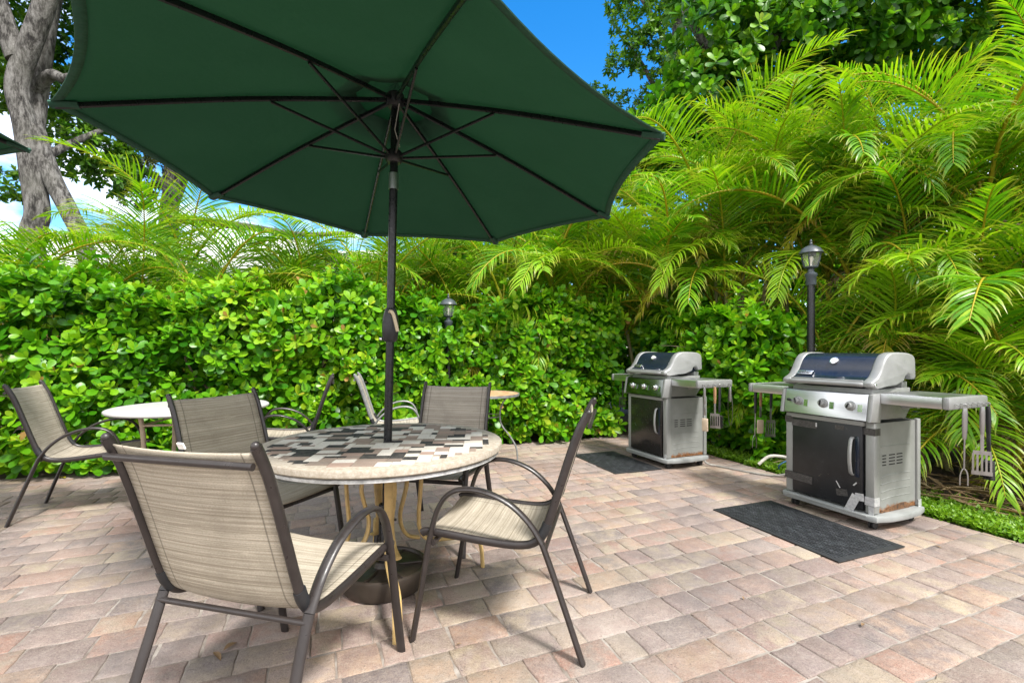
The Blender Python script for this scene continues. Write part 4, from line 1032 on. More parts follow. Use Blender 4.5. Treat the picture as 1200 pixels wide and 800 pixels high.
def plane_hedge(name, label, A, B, thick, h0, h1, dens, seed, hole=None, cat='hedge', L=(.085, .150)):
    """hedge whose front face runs from A to B (front to the right of A->B, i.e. towards the patio); heights h0..h1"""
    g = np.random.default_rng(seed)
    A = np.array([*A, 0.0]); B = np.array([*B, 0.0]); d = (B - A); Ln = np.linalg.norm(d); d /= Ln
    nf = np.array([d[1], -d[0], 0.0])                # outward (patio side)
    up = np.array([0, 0, 1.0])
    root = empty(name, tuple((A + B) / 2 - nf * thick / 2), 0, label, cat)
    Cs, Ds = [], []
    def height(a): return h0 + (h1 - h0) * a / Ln + .10 * np.sin(a * 2.1 + seed) + .07 * np.sin(a * 5.3 + 1)
    for dep, fr in ((0.0, 1.0), (.12, .9), (.25, .8), (.40, .6)):
        n = int(Ln * (h0 + h1) / 2 * dens * fr)
        a = g.uniform(-.05, Ln + .05, n); z = g.uniform(.04, 1, n) * height(a)
        base = A + d * a[:, None] + up * z[:, None]
        bulge = .18 * wob(base, 1.0) + .06 * wob(base, 2.7) - .14 * np.clip(1 - z / .35, 0, 1) - .22 * np.clip((z / height(a) - .86) / .14, 0, 1) ** 2
        base = base + nf * (bulge - dep + g.normal(0, .035, n))[:, None]
        D = nf * .75 + up * .55 + g.normal(0, .38, (n, 3))
        Cs.append(base); Ds.append(D)
    n = int(Ln * thick * dens * 1.5)
    a = g.uniform(-.05, Ln + .05, n); q = g.uniform(.0, thick, n)
    base = A + d * a[:, None] - nf * q[:, None]
    z = height(a) + .10 * wob(base, 1.6) + g.normal(0, .05, n) - .10 * np.clip((q - thick * .7) / (thick * .3), 0, 1)
    Cs.append(base + up * z[:, None]); Ds.append(up * .9 + nf * .25 + g.normal(0, .4, (n, 3)))
    # young shoots standing proud of the clipped top
    n = int(Ln * 9)
    a = g.uniform(0, Ln, n); q = g.uniform(-.02, thick * .7, n); hs_ = g.uniform(.08, .34, n) ** 1.2; wd = g.normal(0, .22, (n, 3))
    for f_ in (.25, .62, 1.0):
        Cs.append(A + d * a[:, None] - nf * q[:, None] + up * (height(a) + hs_ * f_)[:, None] + wd * (hs_ * f_)[:, None]); Ds.append(up + wd * .8 + nf * .15)
    # ends and back, thinner
    for s_, P0 in ((-1, A), (1, B)):
        n = int(thick * (h0 + h1) / 2 * dens)
        q = g.uniform(0, thick, n); z = g.uniform(.04, 1, n) * (h0 if s_ < 0 else h1)
        base = P0 - nf * q[:, None] + up * z[:, None] + d * (s_ * (.08 * wob(P0 - nf * q[:, None] + up * z[:, None], 1.5) + g.normal(0, .05, n)))[:, None]
        Cs.append(base); Ds.append(d * s_ * .8 + up * .5 + g.normal(0, .35, (n, 3)))
    n = int(Ln * h0 * dens * .8)
    a = g.uniform(0, Ln, n); z = g.uniform(.1, 1, n) * height(a)
    Cs.append(A + d * a[:, None] - nf * thick + up * z[:, None]); Ds.append(-nf * .8 + up * .5 + g.normal(0, .35, (n, 3)))
    C = np.concatenate(Cs); D = np.concatenate(Ds)
    if hole is not None:
        hx, hy, hz0, hr = hole
        r_ = np.hypot(C[:, 0] - hx, C[:, 1] - hy)
        infront = ((C - np.array([hx, hy, 0])) @ nf > -.1) & (np.abs((C - np.array([hx, hy, 0])) @ d) < hr) & (C[:, 2] > hz0)
        k = ~((r_ < hr) & (C[:, 2] > hz0) | infront); C, D = C[k], D[k]
    tint = .13 * wob(C, .9) + g.normal(0, .10, len(C))
    tint = tint + .12
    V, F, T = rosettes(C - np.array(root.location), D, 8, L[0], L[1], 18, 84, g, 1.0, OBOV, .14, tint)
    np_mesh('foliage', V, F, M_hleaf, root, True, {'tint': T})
    # stems
    b = MB(); r2 = random.Random(seed)
    for k in range(int(Ln * 5)):
        a = r2.random() * Ln; q = .25 + r2.random() * (thick - .35)
        p = A + d * a - nf * q - np.array(root.location); p[2] = -.03
        hh = (h0 + h1) / 2 * (.7 + .25 * r2.random())
        b.tube([p, p + np.array([r2.gauss(0, .06), r2.gauss(0, .06), hh * .35]), p + np.array([r2.gauss(0, .12), r2.gauss(0, .12), hh * .7]), p + np.array([r2.gauss(0, .2), r2.gauss(0, .2), hh])], .013, .013, (1, 0, 0), 6, 3, rad=[1.3, 1, .7, .4])
        for m_ in range(4):
            z = hh * (.25 + .6 * r2.random()); p0 = p + np.array([0, 0, z]); e = np.array([r2.gauss(0, .25), r2.gauss(0, .25), .12 + .15 * r2.random()]) + nf * .12
            b.tube([p0, p0 + e * .5 + np.array([0, 0, .04]), p0 + e], .006, .006, (1, 0, .3), 5, 2, rad=[1, .8, .4])
    b.build('stems', M_twig, root)
    return root
def hl(u_along): return np.array([nH.x, nH.y]) * HC + np.array([E1.x, E1.y]) * u_along
plane_hedge('hedge', 'long glossy green clipped hedge of paddle shaped leaves along the back of the patio', hl(-8.4), hl(3.55), 1.05, 1.87, 1.72, 66, 3, hole=(-.785, 5.74, 1.47, .135))
plane_hedge('hedge', 'tall leafy hedge far behind the palms at the left', (-11.0, 6.6), (-1.6, 9.0), .9, 2.3, 2.5, 30, 23, L=(.13, .18))
plane_hedge('hedge', 'tall dark leafy hedge behind the palms, closing off the back right', (-1.5, 8.4), (8.4, 8.6), 1.0, 3.2, 4.0, 32, 21, L=(.14, .20))
plane_hedge('hedge', 'tall dark leafy hedge behind the palms at the right side', (8.2, 8.0), (7.4, 1.0), 1.0, 3.9, 3.6, 28, 22, L=(.14, .20))
pA = np.array([E1.x, E1.y]) * 4.02 + np.array([nH.x, nH.y]) * 5.6
pB = np.array([E1.x, E1.y]) * 4.02 + np.array([nH.x, nH.y]) * 3.66
plane_hedge('shrub', 'leafy green shrub behind the far grill, between it and the lamp post', pA, pB, .6, 1.78, 1.5, 72, 9, cat='shrub')

# ================================================================== palms
def frond_mesh(name, seed, L, th0, th1, npair, ll, w0, mat_, vee=28, droop=.55, ragged=.0):
    """one feathered frond in local coords: starts at the origin, arches towards +x"""
    g = random.Random(seed)
    n = 40
    pts = []; p = Vector((0, 0, 0)); side = 0.0; tw = g.gauss(0, .10)
    for i in range(n + 1):
        t_ = i / n
        th = th0 + (th1 - th0) * (t_ ** 1.35)
        pts.append(p.copy())
        p = p + Vector((math.cos(th) * math.cos(tw * t_), math.cos(th) * math.sin(tw * t_ * 2), math.sin(th))) * (L / n)
    V = []; F = []; tint = []; along = []
    def quadstrip(path, ws, sides, tv):
        b0 = len(V)
        for k, (c, w_, s_) in enumerate(zip(path, ws, sides)):
            V.append(tuple(c - s_ * w_)); V.append(tuple(c + s_ * w_))
            along.extend([k / (len(path) - 1)] * 2)
        for k in range(len(path) - 1):
            F.append((b0 + 2 * k, b0 + 2 * k + 1, b0 + 2 * k + 3, b0 + 2 * k + 2)); tint.append(tv)
    # rachis: a 4 sided tapering rod
    b0 = len(V)
    for i in range(n + 1):
        t_ = i / n; r_ = .014 * (1 - t_) ** .7 * (L / 2) + .0025
        T = (pts[min(i + 1, n)] - pts[max(i - 1, 0)]).normalized()
        S = T.cross(Vector((0, 0, 1))); S = (S if S.length > .05 else Vector((0, -1, 0))).normalized(); N_ = S.cross(T)
        for a in range(4):
            an = math.pi / 4 + a * math.pi / 2
            V.append(tuple(pts[i] + S * r_ * math.cos(an) + N_ * r_ * math.sin(an))); along.append(0.0)
    for i in range(n):
        for a in range(4):
            F.append((b0 + 4 * i + a, b0 + 4 * i + (a + 1) % 4, b0 + 4 * i + 4 + (a + 1) % 4, b0 + 4 * i + 4 + a)); tint.append(1.0)
    K = 5
    for j in range(npair):
        t_ = .20 + .795 * (j / (npair - 1))
        x = t_ * n; i = min(int(x), n - 1); c = pts[i].lerp(pts[i + 1], x - i)
        T = (pts[min(i + 2, n)] - pts[max(i - 1, 0)]).normalized()
        S = T.cross(Vector((0, 0, 1))); S = (S if S.length > .05 else Vector((0, -1, 0))).normalized(); N_ = S.cross(T).normalized()
        u = (t_ - .20) / .8
        lj = ll * (.55 + .45 * math.sin(math.pi * min(1, u * 1.25 + .12))) * (1 - .45 * u ** 3)
        for sg in (1, -1):
            if ragged and g.random() < ragged: continue
            a = R(74 - 44 * u + g.gauss(0, 4)); v = R(vee * (1 - .35 * u) + g.gauss(0, 6))
            d = (T * math.cos(a) + (S * sg * math.cos(v) + N_ * math.sin(v)) * math.sin(a)).normalized()
            l_ = lj * g.uniform(.88, 1.08); dr = droop * g.uniform(.7, 1.3)
            path = [c.copy()]; sides = []; q = c.copy(); dd = d.copy()
            roll = g.gauss(0, .3)
            for k in range(K):
                s_ = dd.cross(N_); s_ = s_.normalized() if s_.length > .05 else T
                s_ = (s_ * math.cos(roll) + dd.cross(s_) * math.sin(roll)).normalized()
                sides.append(s_)
                q = q + dd * (l_ / K); path.append(q.copy())
                dd = (dd + Vector((0, 0, -1)) * dr * (.10 + .16 * k)).normalized()
            sides.append(sides[-1])
            w_ = w0 * g.uniform(.85, 1.1)
            quadstrip(path, [w_ * f for f in (.45, .95, 1.0, .82, .5, .06)], sides, min(.85, max(0, g.gauss(.42, .16))))
    me = bpy.data.meshes.new(name)
    V = np.array(V, np.float32); F = np.array(F, np.int32)
    me.vertices.add(len(V)); me.vertices.foreach_set("co", V.ravel()); me.loops.add(F.size); me.loops.foreach_set("vertex_index", F.ravel())
    me.polygons.add(len(F)); me.polygons.foreach_set("loop_start", np.arange(0, F.size, 4, dtype=np.int32)); me.polygons.foreach_set("loop_total", np.full(len(F), 4, np.int32))
    me.polygons.foreach_set("use_smooth", np.full(len(F), True)); me.update(calc_edges=True)
    at = me.attributes.new('tint', 'FLOAT', 'FACE'); at.data.foreach_set("value", np.array(tint, np.float32))
    at = me.attributes.new('along', 'FLOAT', 'POINT'); at.data.foreach_set("value", np.array(along, np.float32))
    me.materials.append(mat_)
    return me
GREEN = [(0.0, (0.040, 0.140, 0.006)), (0.3, (0.078, 0.245, 0.007)), (0.50, (0.150, 0.345, 0.009)), (0.86, (0.30, 0.45, 0.012)), (0.95, (0.42, 0.38, 0.03)), (1.0, (0.46, 0.38, 0.03))]
M_frond = leafmat('palm_leaf', GREEN, 0.45, .36, .35, obj_rand=((0.27, 0.46, 0.010), .6), tip=((0.42, 0.36, 0.05), [(0.62, 0.0), (1.0, 0.75)]), tcol=(1.0, 1.0, .45))
YEL = [(0.0, (0.14, 0.20, 0.012)), (0.4, (0.30, 0.30, 0.015)), (0.86, (0.46, 0.36, 0.02)), (1.0, (0.50, 0.36, 0.04))]
M_yfrond = leafmat('yellowing_palm_leaf', YEL, .36, .42, .4, tip=((0.34, 0.20, 0.09), [(0.5, 0.0), (0.95, 0.85)]), tcol=(1.0, 1.0, .5))
M_dfrond = leafmat('dead_palm_leaf', [(0.0, (0.16, 0.10, 0.055)), (0.5, (0.28, 0.19, 0.11)), (1.0, (0.36, 0.27, 0.17))], .2, .8, .2)
FR = {'up': [], 'mid': [], 'low': [], 'yel': [], 'dead': []}
for i in range(4):
    FR['up'].append(frond_mesh('frond', 10 + i, 2.05 + .1 * i, R(84 - 3 * i), R(8 - 12 * i), 48, .62, .0094, M_frond, 30, .42))
    FR['mid'].append(frond_mesh('frond', 30 + i, 2.15 + .08 * i, R(70 - 4 * i), R(-24 - 8 * i), 48, .66, .0096, M_frond, 22, .62))
    FR['low'].append(frond_mesh('frond', 50 + i, 2.1 + .06 * i, R(50 - 5 * i), R(-54 - 5 * i), 46, .66, .0096, M_frond, 16, .74))
for i in range(3):
    FR['yel'].append(frond_mesh('frond', 70 + i, 1.6 + .08 * i, R(38 - 8 * i), R(-72), 52, .46, .0085, M_yfrond, 14, .7, .10))
    FR['dead'].append(frond_mesh('frond', 90 + i, 1.3, R(5 - 10 * i), R(-84), 36, .40, .0075, M_dfrond, 8, 1.3, .3))
M_cane = simple('green_palm_cane', (0.20, 0.22, 0.06), 0.5, 0, 0.35, 6, 0.1, c2=(0.26, 0.20, 0.09))
def seg_dist(P, a, b):
    a = np.array(a); b = np.array(b); d = b - a
    t_ = np.clip(((P - a) @ d) / (d @ d), 0, 1)
    return np.linalg.norm(P - (a + t_[:, None] * d), axis=1)
VCACHE = {}
def verts_of(me):
    if me.name not in VCACHE:
        v = np.empty(len(me.vertices) * 3, np.float32); me.vertices.foreach_get('co', v); VCACHE[me.name] = v.reshape(-1, 3)[::7]
    return VCACHE[me.name]
def clear_of_things(o, root):
    """fronds are cut back where they would rub the lamp posts, the grills or the walk before the hedge"""
    M = Matrix.LocRotScale(o.location, o.rotation_euler, o.scale)
    P = verts_of(o.data) @ np.array(M.to_3x3()).T + np.array(M.translation) + np.array(root.location)
    for a, b, r_ in (((2.97, 4.62, 1.2), (2.97, 4.62, 2.30), .20), ((2.97, 4.62, 2.1), (2.05, 3.2, 1.85), .20), ((2.97, 4.62, 1.6), (2.05, 3.2, 1.55), .14),
                     ((-.785, 5.74, 1.5), (-.785, 5.74, 1.95), .15), ((-.785, 5.74, 1.75), (-.60, 4.4, 1.65), .13)):
        if seg_dist(P, a, b).min() < r_: return False
    for G_ in (G1, G2):
        q = P - np.array(G_); ca, sa = math.cos(GANG), math.sin(GANG)
        lx = q[:, 0] * ca + q[:, 1] * sa; ly = -q[:, 0] * sa + q[:, 1] * ca
        if ((np.abs(lx) < .74) & (ly > -.7) & (ly < .30) & (q[:, 2] < 1.24)).any(): return False
    over = ((P[:, :2] @ np.array([nH.x, nH.y])) < HC - .12) & ((P[:, :2] @ np.array([E1.x, E1.y])) < 3.4) & (P[:, 2] < 1.55)
    return over.sum() < 6
def make_palm(label, loc, canes, seed, h, nf_, scale=1.0, az_bias=None, low=.35, yel=.10, spread=.35):
    g = random.Random(seed)
    root = empty('palm_tree', (loc[0], loc[1], -.03), 0, label, 'palm', 'areca palms beyond the hedge and paving')
    for c_ in range(canes):
        an = c_ * 2.4 + seed; rr = spread * math.sqrt((c_ + .3) / canes)
        bx, by = rr * math.cos(an), rr * math.sin(an)
        hh = max(.15, h * g.uniform(.62, 1.08))
        lean = Vector((bx, by, 0)) * (.6 + .4 * g.random())
        top = Vector((bx, by, hh)) + lean
        MB().tube([(bx, by, 0), Vector((bx, by, hh * .5)) + lean * .25, top], .028, .028, (1, 0, 0), 8, 3, rad=[1.3, 1, .9]).build('stem', M_cane, root)
        n_ = max(3, int(nf_ * g.uniform(.85, 1.15)))
        for k in range(n_):
            f = k / max(1, n_ - 1)
            if g.random() < yel and f > .4: kind = 'yel'
            elif f > .85 and g.random() < .35: kind = 'dead'
            else: kind = 'up' if f < .30 else ('mid' if f < 1 - low else 'low')
            me = g.choice(FR[kind])
            o = bpy.data.objects.new('frond', me); COL.objects.link(o); o.parent = root
            az = k * 2.39996 + seed * 1.3 + c_ * .9 + g.gauss(0, .25)
            if az_bias == 'side':
                az = (0 if k % 2 else math.pi) + g.gauss(0, .55) - .15
            elif az_bias is not None and f > .25:
                dlt = (az - az_bias + math.pi) % (2 * math.pi) - math.pi
                az = az_bias + dlt * .62
            s_ = scale * g.uniform(.82, 1.12)
            o.location = top + Vector((g.gauss(0, .02), g.gauss(0, .02), -.10 * f * hh * .6))
            o.rotation_euler = (g.gauss(0, .10), g.gauss(0, .08), az)
            o.scale = (s_, s_, s_)
            if not clear_of_things(o, root): bpy.data.objects.remove(o)
    return root
def uv(u, Y): return ((u - 600) / 545 * Y, Y)
toCam = R(-112)
PALMS = [  # label, u, Y, canes, height, fronds per cane, scale, bias, low, yel
 ('areca palm at the far left edge above the hedge, below the forked trunk', 15, 5.6, 3, 1.75, 7, .92, 'side', .3, .10),
 ('areca palm with a broad arching frond above the far left chair', 130, 6.0, 3, 1.75, 6, .95, 'side', .3, .10),
 ('tall feathery areca palm left of the umbrella canopy, fronds against the sky', 255, 6.3, 3, 1.95, 7, .98, 'side', .2, .05),
 ('low areca palm over the hedge between the left canopy edge and the pole', 362, 6.7, 3, 1.8, 6, .95, 'side', .3, .12),
 ('areca palm half hidden between the two forks of the grey trunk and the canopy corner', 72, 6.3, 2, 1.75, 5, .95, 'side', .3, .1),
 ('areca palm directly behind the umbrella pole, below the canopy', 432, 6.9, 3, 1.75, 7, 1.05, 'side', .3, .12),
 ('areca palm between the tall feathery one and the canopy edge', 312, 7.0, 2, 2.0, 5, .95, 'side', .3, .12),
 ('low areca palm under the canopy just right of the umbrella pole', 490, 7.0, 3, 1.9, 7, .95, 'side', .2, .15),
 ('areca palm under the right half of the canopy, behind the middle of the hedge', 585, 7.2, 4, 2.1, 7, .95, 'side', .2, .12),
 ('areca palm with fan of fronds below the right corner of the umbrella', 668, 7.2, 5, 2.35, 8, 1.05, -1.6, .35, .12),
 ('bright yellow green areca palm right of the umbrella corner', 765, 7.0, 5, 2.35, 7, .95, -1.8, .30, .25),
 ('large areca palm rising behind the far grill', 862, 6.8, 6, 3.0, 7, 1.05, toCam, .35, .20),
 ('tallest areca palm, arching high behind the lamp post', 960, 6.3, 6, 3.15, 7, 1.08, toCam, .35, .16),
 ('dense areca palm behind the near grill with hanging dry fronds', 1050, 5.9, 6, 2.8, 7, 1.05, toCam, .40, .20),
 ('tall dark green areca palm at the top right corner', 1165, 5.2, 6, 2.9, 7, 1.05, toCam, .35, .08),
 ('areca palm with yellowed fronds drooping just right of the lamp post', 1000, 5.35, 3, 1.35, 6, .95, toCam, .5, .45),
 ('low areca palm with wide green fronds right of the near grill', 1118, 4.75, 4, .75, 7, 1.05, toCam, .30, .08),
 ('broad arching areca palm close behind the tools of the near grill', 1190, 4.75, 4, 1.25, 7, 1.1, toCam, .40, .08),
 ('low bushy areca palm with fronds fanning out behind the slotted spatula', 1152, 4.40, 4, .32, 7, .85, R(-112), .25, .12),
 ('low areca palm tucked behind the side panel of the near grill', 1078, 4.75, 3, .42, 7, .80, R(-112), .25, .05),
 ('low areca palm at the right edge hanging over the ground cover', 1235, 4.25, 4, .55, 7, 1.0, R(-150), .35, .22),
 ('small areca palm sprouting between the two grills', 905, 5.9, 2, .7, 6, .75, toCam, .4, .1),
]
for i, (lb, u, Y, cn, h, nf_, sc, bi, lo, ye) in enumerate(PALMS):
    make_palm(lb, uv(u, Y), cn, 3 + i * 7, h, nf_, sc, bi, lo, ye)

# ================================================================== trees
t = NT('grey_bark'); o_ = t.obj()
st_ = t.mapping(o_, (9, 9, 2.6))
nz = t.noise(st_, 1.6, 9, 0.72)
c = t.ramp(nz, [(0.38, (0.012, 0.010, 0.009)), (0.46, (0.065, 0.060, 0.054)), (0.54, (0.18, 0.172, 0.160)), (0.68, (0.30, 0.292, 0.280))])
c = t.mix(t.ramp(t.noise(o_, 1.7, 5), [(0.45, 0.0), (0.7, 0.5)]), c, (0.19, 0.185, 0.16))
t.set(color=c, rough=0.9); t.bump(nz, 1.0, 0.14); M_bark = t.m
M_fig = leafmat('small_tree_leaf', [(0.0, (0.020, 0.085, 0.006)), (0.4, (0.060, 0.175, 0.009)), (0.7, (0.13, 0.27, 0.014)), (1.0, (0.25, 0.36, 0.03))], .42, .42, .3)
M_almond = leafmat('broad_tree_leaf', [(0.0, (0.018, 0.085, 0.008)), (0.35, (0.055, 0.19, 0.008)), (0.65, (0.14, 0.32, 0.010)), (0.85, (0.24, 0.40, 0.020)), (1.0, (0.34, 0.42, 0.06))], .42, .36, .3)
M_olive = leafmat('olive_tree_leaf', [(0.0, (0.035, 0.055, 0.014)), (0.5, (0.085, 0.12, 0.03)), (1.0, (0.17, 0.18, 0.05))], .3, .5)
def crown(root, lobes, seed, dens, k, L, prof, mat_, wid=1.0, a=(20, 85), out=.7):
    """lobes: (centre, radius); twig tips on and just inside each lobe's surface, none deep inside another lobe"""
    g = np.random.default_rng(seed)
    Cs, Ds = [], []
    for c, r_ in lobes:
        c = np.array(c); n = int(dens * 4 * math.pi * r_ * r_)
        v = g.normal(0, 1, (n, 3)); v /= np.linalg.norm(v, axis=1, keepdims=True)
        rr = r_ * (1 + .22 * wob(v * 3 + c, 1.0)) * g.uniform(.62, 1.04, n) ** .7
        P = c + v * rr[:, None] * np.array([1, 1, .8])
        Cs.append(P); Ds.append(v * out + np.array([0, 0, .35]) + g.normal(0, .35, (n, 3)))
    C = np.concatenate(Cs); D = np.concatenate(Ds)
    keep = np.ones(len(C), bool)
    for c, r_ in lobes: keep &= np.linalg.norm((C - np.array(c)) / np.array([1, 1, .8]), axis=1) > r_ * .52
    C, D = C[keep], D[keep]
    tint = .15 * wob(C, .7) + g.normal(0, .13, len(C))
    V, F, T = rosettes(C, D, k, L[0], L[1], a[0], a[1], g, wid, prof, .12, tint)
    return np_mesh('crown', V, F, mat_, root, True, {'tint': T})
def limbs(root, paths, name='trunk', m=None):
    b = MB()
    for pts, r0, r1 in paths:
        P = [Vector(p) for p in pts]
        b.tube(P, r0, r0, (1, 0, .1), 14, 6, rad=[1.0] + [1 + (r1 / r0 - 1) * (i + 1) / len(P) for i in range(len(P))])
    o = b.build(name, m or M_bark, root)
    return o
def P3(u, v, Y): return ((u - 600) / 545 * Y, Y, CAM_H + (411 - v) / 545 * Y)
def rel(root, p): return Vector(p) - root.location
# forked grey tree at the far left
bt = empty('tree', (-8.9, 9.2, -.05), 0, 'large grey barked tree with a forked trunk at the far left', 'tree')
Q = lambda u, v, Y=9.2: rel(bt, P3(u, v, Y))
limbs(bt, [([Vector((-.1, 0, 0)), Q(38, 300), Q(44, 250), Q(38, 205), Q(30, 150), Q(20, 100), Q(36, 50), Q(52, 5), Q(66, -60), Q(80, -140)], .205, .165),
           ([Vector((1.2, .1, 0)), Q(102, 300, 9.3), Q(82, 250, 9.3), Q(64, 215, 9.3), Q(50, 180, 9.3), Q(40, 150, 9.3)], .15, .17),
           ([Q(36, 165, 9.5), Q(44, 110, 9.7), Q(52, 60, 9.8), Q(62, 10, 9.9), Q(80, -60, 10)], .20, .10),
           ([Q(42, 105, 9.6), Q(60, 88, 9.5), Q(78, 92, 9.3), Q(110, 80, 9.0)], .13, .06),
           ([Q(22, 70, 9.2), Q(6, 30, 9.1), Q(-8, -20, 9.0), Q(-20, -80, 9)], .20, .12),
           ([Q(50, 185, 9.4), Q(90, 165, 9.9), Q(125, 150, 10.4)], .09, .04)])
def lobe(u, v, Y, r_): return (tuple(rel(bt, P3(u, v, Y))), r_)
crown(bt, [lobe(95, 175, 10.6, .85), lobe(128, 195, 11.0, .75), lobe(100, 120, 10.8, .9), lobe(75, 60, 10.8, .9), lobe(-12, 95, 10.2, .8), lobe(5, 20, 10.4, .9), lobe(125, 110, 11, .7),
           lobe(180, 60, 11, 1.5), lobe(100, -60, 10.5, 1.6), lobe(20, -90, 10, 1.6), lobe(250, -40, 10.5, 1.8), lobe(-120, -60, 9.5, 1.8), lobe(-60, 60, 10.4, 1.1), lobe(5, 215, 10.8, .5), lobe(60, 150, 10.9, .5)],
      5, 16, 9, (.13, .20), ELL, M_fig, 1.0, (25, 95), .6)
# olive tree behind it
ot = empty('tree', (-10.9, 14.2, -.05), 0, 'olive leaved tree with a thick grey trunk, left of the canopy edge', 'tree')
Q = lambda u, v, Y=14.2: rel(ot, P3(u, v, Y))
limbs(ot, [([Vector((-.0, 0, 0)), Q(196, 300), Q(198, 250), Q(202, 215), Q(200, 170), Q(185, 120)], .30, .18), ([Q(200, 240), Q(216, 200), Q(232, 150)], .22, .12), ([Q(200, 225), Q(180, 205), Q(160, 195)], .14, .06), ([Q(196, 255), Q(240, 260), Q(290, 266), Q(360, 275), Q(440, 270)], .17, .05)])
def lobe(u, v, Y, r_): return (tuple(rel(ot, P3(u, v, Y))), r_)
crown(ot, [lobe(168, 205, 14.0, .75), lobe(160, 230, 13.9, .5), lobe(155, 185, 14.2, .7), lobe(200, 140, 14.5, 1.3), lobe(260, 150, 14.6, 1.4), lobe(150, 130, 14.6, 1.0), lobe(320, 180, 15, 1.3)], 8, 16, 9, (.12, .19), ELL, M_olive, .9, (25, 95), .6)
# right: broad leaved tree behind the palms
rt = empty('tree', (4.2, 9.6, -.05), 0, 'big broad leaved tree with glossy paddle leaves behind the palms at the upper right', 'tree')
Q = lambda u, v, Y=9.6: rel(rt, P3(u, v, Y))
limbs(rt, [([Vector((0, 0, 0)), Q(845, 300), Q(850, 200), Q(880, 110), Q(920, 20), Q(960, -80)], .24, .12), ([Q(850, 210), Q(810, 160, 9.3), Q(785, 140, 9.0)], .10, .03), ([Q(870, 130), Q(830, 60, 9.4), Q(800, 10, 9.2)], .12, .05),
           ([Q(880, 110), Q(960, 80, 9.4), Q(1030, 60, 9.2)], .12, .05), ([Q(850, 230), Q(800, 210, 9.2), Q(770, 180, 9.0)], .09, .04)])
def lobe(u, v, Y, r_): return (tuple(rel(rt, P3(u, v, Y))), r_)
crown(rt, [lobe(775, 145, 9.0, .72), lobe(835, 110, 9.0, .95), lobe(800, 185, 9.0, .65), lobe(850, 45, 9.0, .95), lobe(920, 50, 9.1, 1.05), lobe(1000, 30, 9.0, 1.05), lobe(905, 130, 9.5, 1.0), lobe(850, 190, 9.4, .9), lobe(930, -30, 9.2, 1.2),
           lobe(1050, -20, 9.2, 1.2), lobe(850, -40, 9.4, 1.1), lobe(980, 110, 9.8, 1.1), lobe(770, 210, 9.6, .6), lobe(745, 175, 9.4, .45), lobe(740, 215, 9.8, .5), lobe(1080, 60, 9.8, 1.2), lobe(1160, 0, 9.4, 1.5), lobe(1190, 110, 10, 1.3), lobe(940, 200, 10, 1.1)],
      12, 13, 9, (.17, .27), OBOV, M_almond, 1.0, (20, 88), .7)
# finer leaved tree beside it, hanging sprays
ft = empty('tree', (3.1, 12.4, -.05), 0, 'finer leaved tree with hanging sprays against the blue sky, left of the broad leaved tree', 'tree')
Q = lambda u, v, Y=12.4: rel(ft, P3(u, v, Y))
limbs(ft, [([Vector((0, 0, 0)), Q(770, 300), Q(775, 180), Q(790, 80), Q(800, 0), Q(810, -90)], .26, .14), ([Q(782, 130), Q(755, 80), Q(735, 50)], .08, .03), ([Q(790, 70), Q(765, 20), Q(745, -10)], .10, .03)])
def lobe(u, v, Y, r_): return (tuple(rel(ft, P3(u, v, Y))), r_)
crown(ft, [lobe(745, 20, 12, .75), lobe(735, 60, 12, .48), lobe(762, 62, 12, .7), lobe(722, 78, 12, .32), lobe(795, 40, 12.2, .9), lobe(760, -30, 12, 1.0), lobe(820, -20, 12.4, 1.3), lobe(830, 70, 12.6, .9), lobe(775, 100, 12.4, .5), lobe(726, 5, 12, .4), lobe(690, 150, 13.5, .5), lobe(742, 165, 13.5, .6), lobe(712, 122, 13.5, .5), lobe(735, 130, 13.5, .6), lobe(700, 108, 13.5, .3)],
      15, 17, 9, (.10, .16), ELL, M_fig, 1.0, (25, 100), .5)

# ================================================================== ground cover, litter
g = np.random.default_rng(44)
M_cover = leafmat('ground_cover_leaf', [(0.0, (0.07, 0.19, 0.008)), (0.5, (0.16, 0.32, 0.012)), (1.0, (0.26, 0.40, 0.03))], .4, .45)
n = 8500
a = RC + .012 + np.abs(g.normal(0, .27, n)); b_ = g.uniform(-5.6, -.8, n)
P = np.stack([E1.x * a + E2.x * b_, E1.y * a + E2.y * b_, .0 + g.uniform(.0, .045, n)], -1)
D = np.array([-.15, -.1, 1.0]) + g.normal(0, .45, (n, 3))
V, F, T = rosettes(P, D, 6, .022, .042, 25, 90, g, 1.15, ELL, .1)
tag(np_mesh('ground_cover', V, F, M_cover, None, True, {'tint': T}), 'low bright green ground cover along the paving edge', 'ground cover', kind='stuff')
n = 520
a = RC + .45 + np.abs(g.normal(0, .5, n)); b_ = g.uniform(-5.4, -1.2, n)
P = np.stack([E1.x * a + E2.x * b_, E1.y * a + E2.y * b_, np.full(n, .025) + g.uniform(0, .03, n)], -1)
an = g.uniform(0, 6.28, n); A_ = np.stack([np.cos(an), np.sin(an), g.normal(0, .12, n)], -1)
V, F, fq = leaf_quads(P, A_, np.tile([0, 0, 1.0], (n, 1)) + g.normal(0, .25, (n, 3)), g.uniform(.15, .5, n), .16, ELL, .05)
tag(np_mesh('leaf_litter', V, F, M_dfrond, None, True, {'tint': np.repeat(g.uniform(0, 1, n), fq)}), 'dry brown leaf litter under the palms at the right', 'leaf litter', kind='stuff')
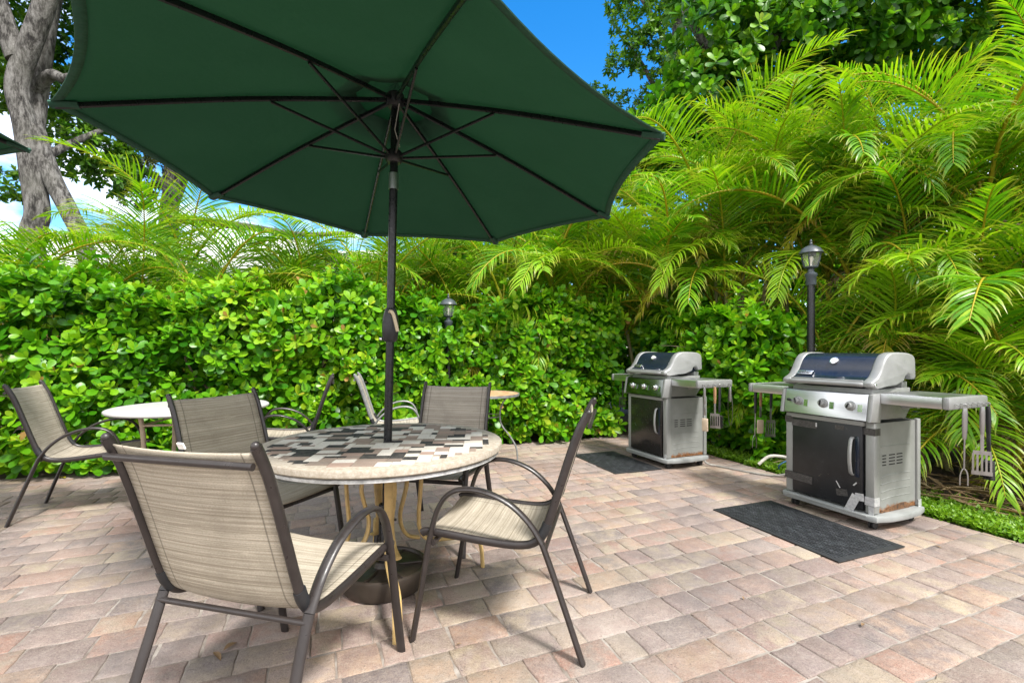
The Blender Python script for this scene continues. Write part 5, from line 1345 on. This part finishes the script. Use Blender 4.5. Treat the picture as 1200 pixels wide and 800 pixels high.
# a few single leaves blown on the pavers
FL = [(636, 552, .03), (684, 568, .028), (726, 587, .022), (250, 766, .05), (262, 764, .05), (541, 756, .018), (1095, 640, .03), (1010, 735, .03), (76, 561, .09), (870, 700, .02)]
FLT = ['small brown dry leaf on the pavers right of the near chair back', 'tiny brown dry leaf on the pavers midway to the near mat', 'tiny dry leaf fleck on the pavers left of the near mat', 'curled brown leaf on the pavers behind the nearest chair', 'second curled leaf touching the first behind the nearest chair',
       'small dark dry leaf on the pavers below the side on chair', 'small dry leaf on the pavers beside the grill base', 'small dry leaf on the pavers at the lower right', 'yellow fallen leaf at the foot of the hedge by the far left chair', 'tiny dry leaf fleck on the pavers below the near mat']
for i, (u, v, L_) in enumerate(FL):
    Y = 545 * CAM_H / (v - 411); an = i * 1.9
    V, F, fq = leaf_quads(np.zeros((1, 3)), np.array([[math.cos(an), math.sin(an), .12]]), np.array([[.15, .1, 1.0]]), np.array([L_ * 1.3]), .8, ELL, .25, .4)
    o = np_mesh('fallen_leaf', V, F, M_dfrond if i != 8 else M_yfrond, None, True, {'tint': np.full(len(F), .2 if i != 8 else .6)})
    o.location = ((u - 600) / 545 * Y, Y, .008); tag(o, FLT[i], 'leaf', 'fallen leaves on the paving')

# ================================================================== houses glimpsed beyond the hedge
t = NT('pale_stucco'); o_ = t.obj(); t.set(color=t.ramp(t.noise(o_, 2, 5), [(0.3, (0.66, 0.66, 0.64)), (0.7, (0.76, 0.76, 0.75))]), rough=0.9); t.bump(t.noise(o_, 40, 4), 0.3, 0.01); M_stucco = t.m
t = NT('grey_stucco'); o_ = t.obj(); t.set(color=t.ramp(t.noise(o_, 2, 5), [(0.3, (0.30, 0.30, 0.29)), (0.7, (0.38, 0.38, 0.365))]), rough=0.9); M_gstucco = t.m
t = NT('pale_shingles'); o_ = t.obj()
br = t.n('ShaderNodeTexBrick'); br.inputs['Scale'].default_value = 3.0; br.inputs['Color1'].default_value = (.55, .55, .54, 1); br.inputs['Color2'].default_value = (.66, .66, .65, 1); br.inputs['Mortar'].default_value = (.30, .30, .29, 1); br.inputs['Mortar Size'].default_value = .02; br.inputs['Row Height'].default_value = .2
t.l(o_, br.inputs['Vector']); t.set(color=br.outputs['Color'], rough=0.85); M_shingle = t.m
M_trim = simple('brown_grey_fascia', (0.17, 0.15, 0.13), 0.7)
M_pane = simple('dark_window_glass', (0.03, 0.04, 0.05), 0.08)
def house(label, x, y, rz, w_, d_, h, rise, wm, rm, wins):
    o = empty('house', (x, y, 0), rz, label, 'house')
    MB().box((0, d_ / 2, h / 2 - .04), (w_, d_, h + .08)).build('wall', wm, o, 0)
    e = .45
    rf = MB().prism([(-e, h + .0), (d_ + e, h + .0), (d_ / 2, h + rise)], 0, -w_ / 2 - e, w_ / 2 + e).build('roof', rm, o, 0)
    MB().box((0, -e - .011, h - .03), (w_ + 2 * e, .02, .20)).build('fascia', M_trim, rf, 0)
    for (wx, wz, ww, wh) in wins:
        f = MB().box((wx, -.012, wz), (ww + .16, .05, wh + .16)).build('window', M_white, o, 0)
        MB().box((wx, -.040, wz), (ww, .012, wh)).box((wx, -.049, wz), (.04, .006, wh)).build('pane', M_pane, f, 0)
    return o
house('low pale house with a whitish shingled roof seen through the fronds at the left', -13.8, 17.0, R(6), 9.5, 7, 3.7, 2.5, M_stucco, M_shingle, [(-2.5, 1.7, 1.2, 1.2), (1.5, 1.7, 1.2, 1.2)])
house('white walled house with a grey end glimpsed under the canopy edge, left of the pole', -8.6, 19.0, R(-4), 5.0, 6, 4.9, 1.0, M_stucco, M_shingle, [(-1.2, 3.8, .9, 1.3), (1.2, 3.8, .9, 1.1)])
house('narrow grey house block beside the white walled house', -4.6, 19.5, R(-4), 2.0, 5, 5.1, .6, M_gstucco, M_shingle, [(0, 4.0, .8, 1.1)])
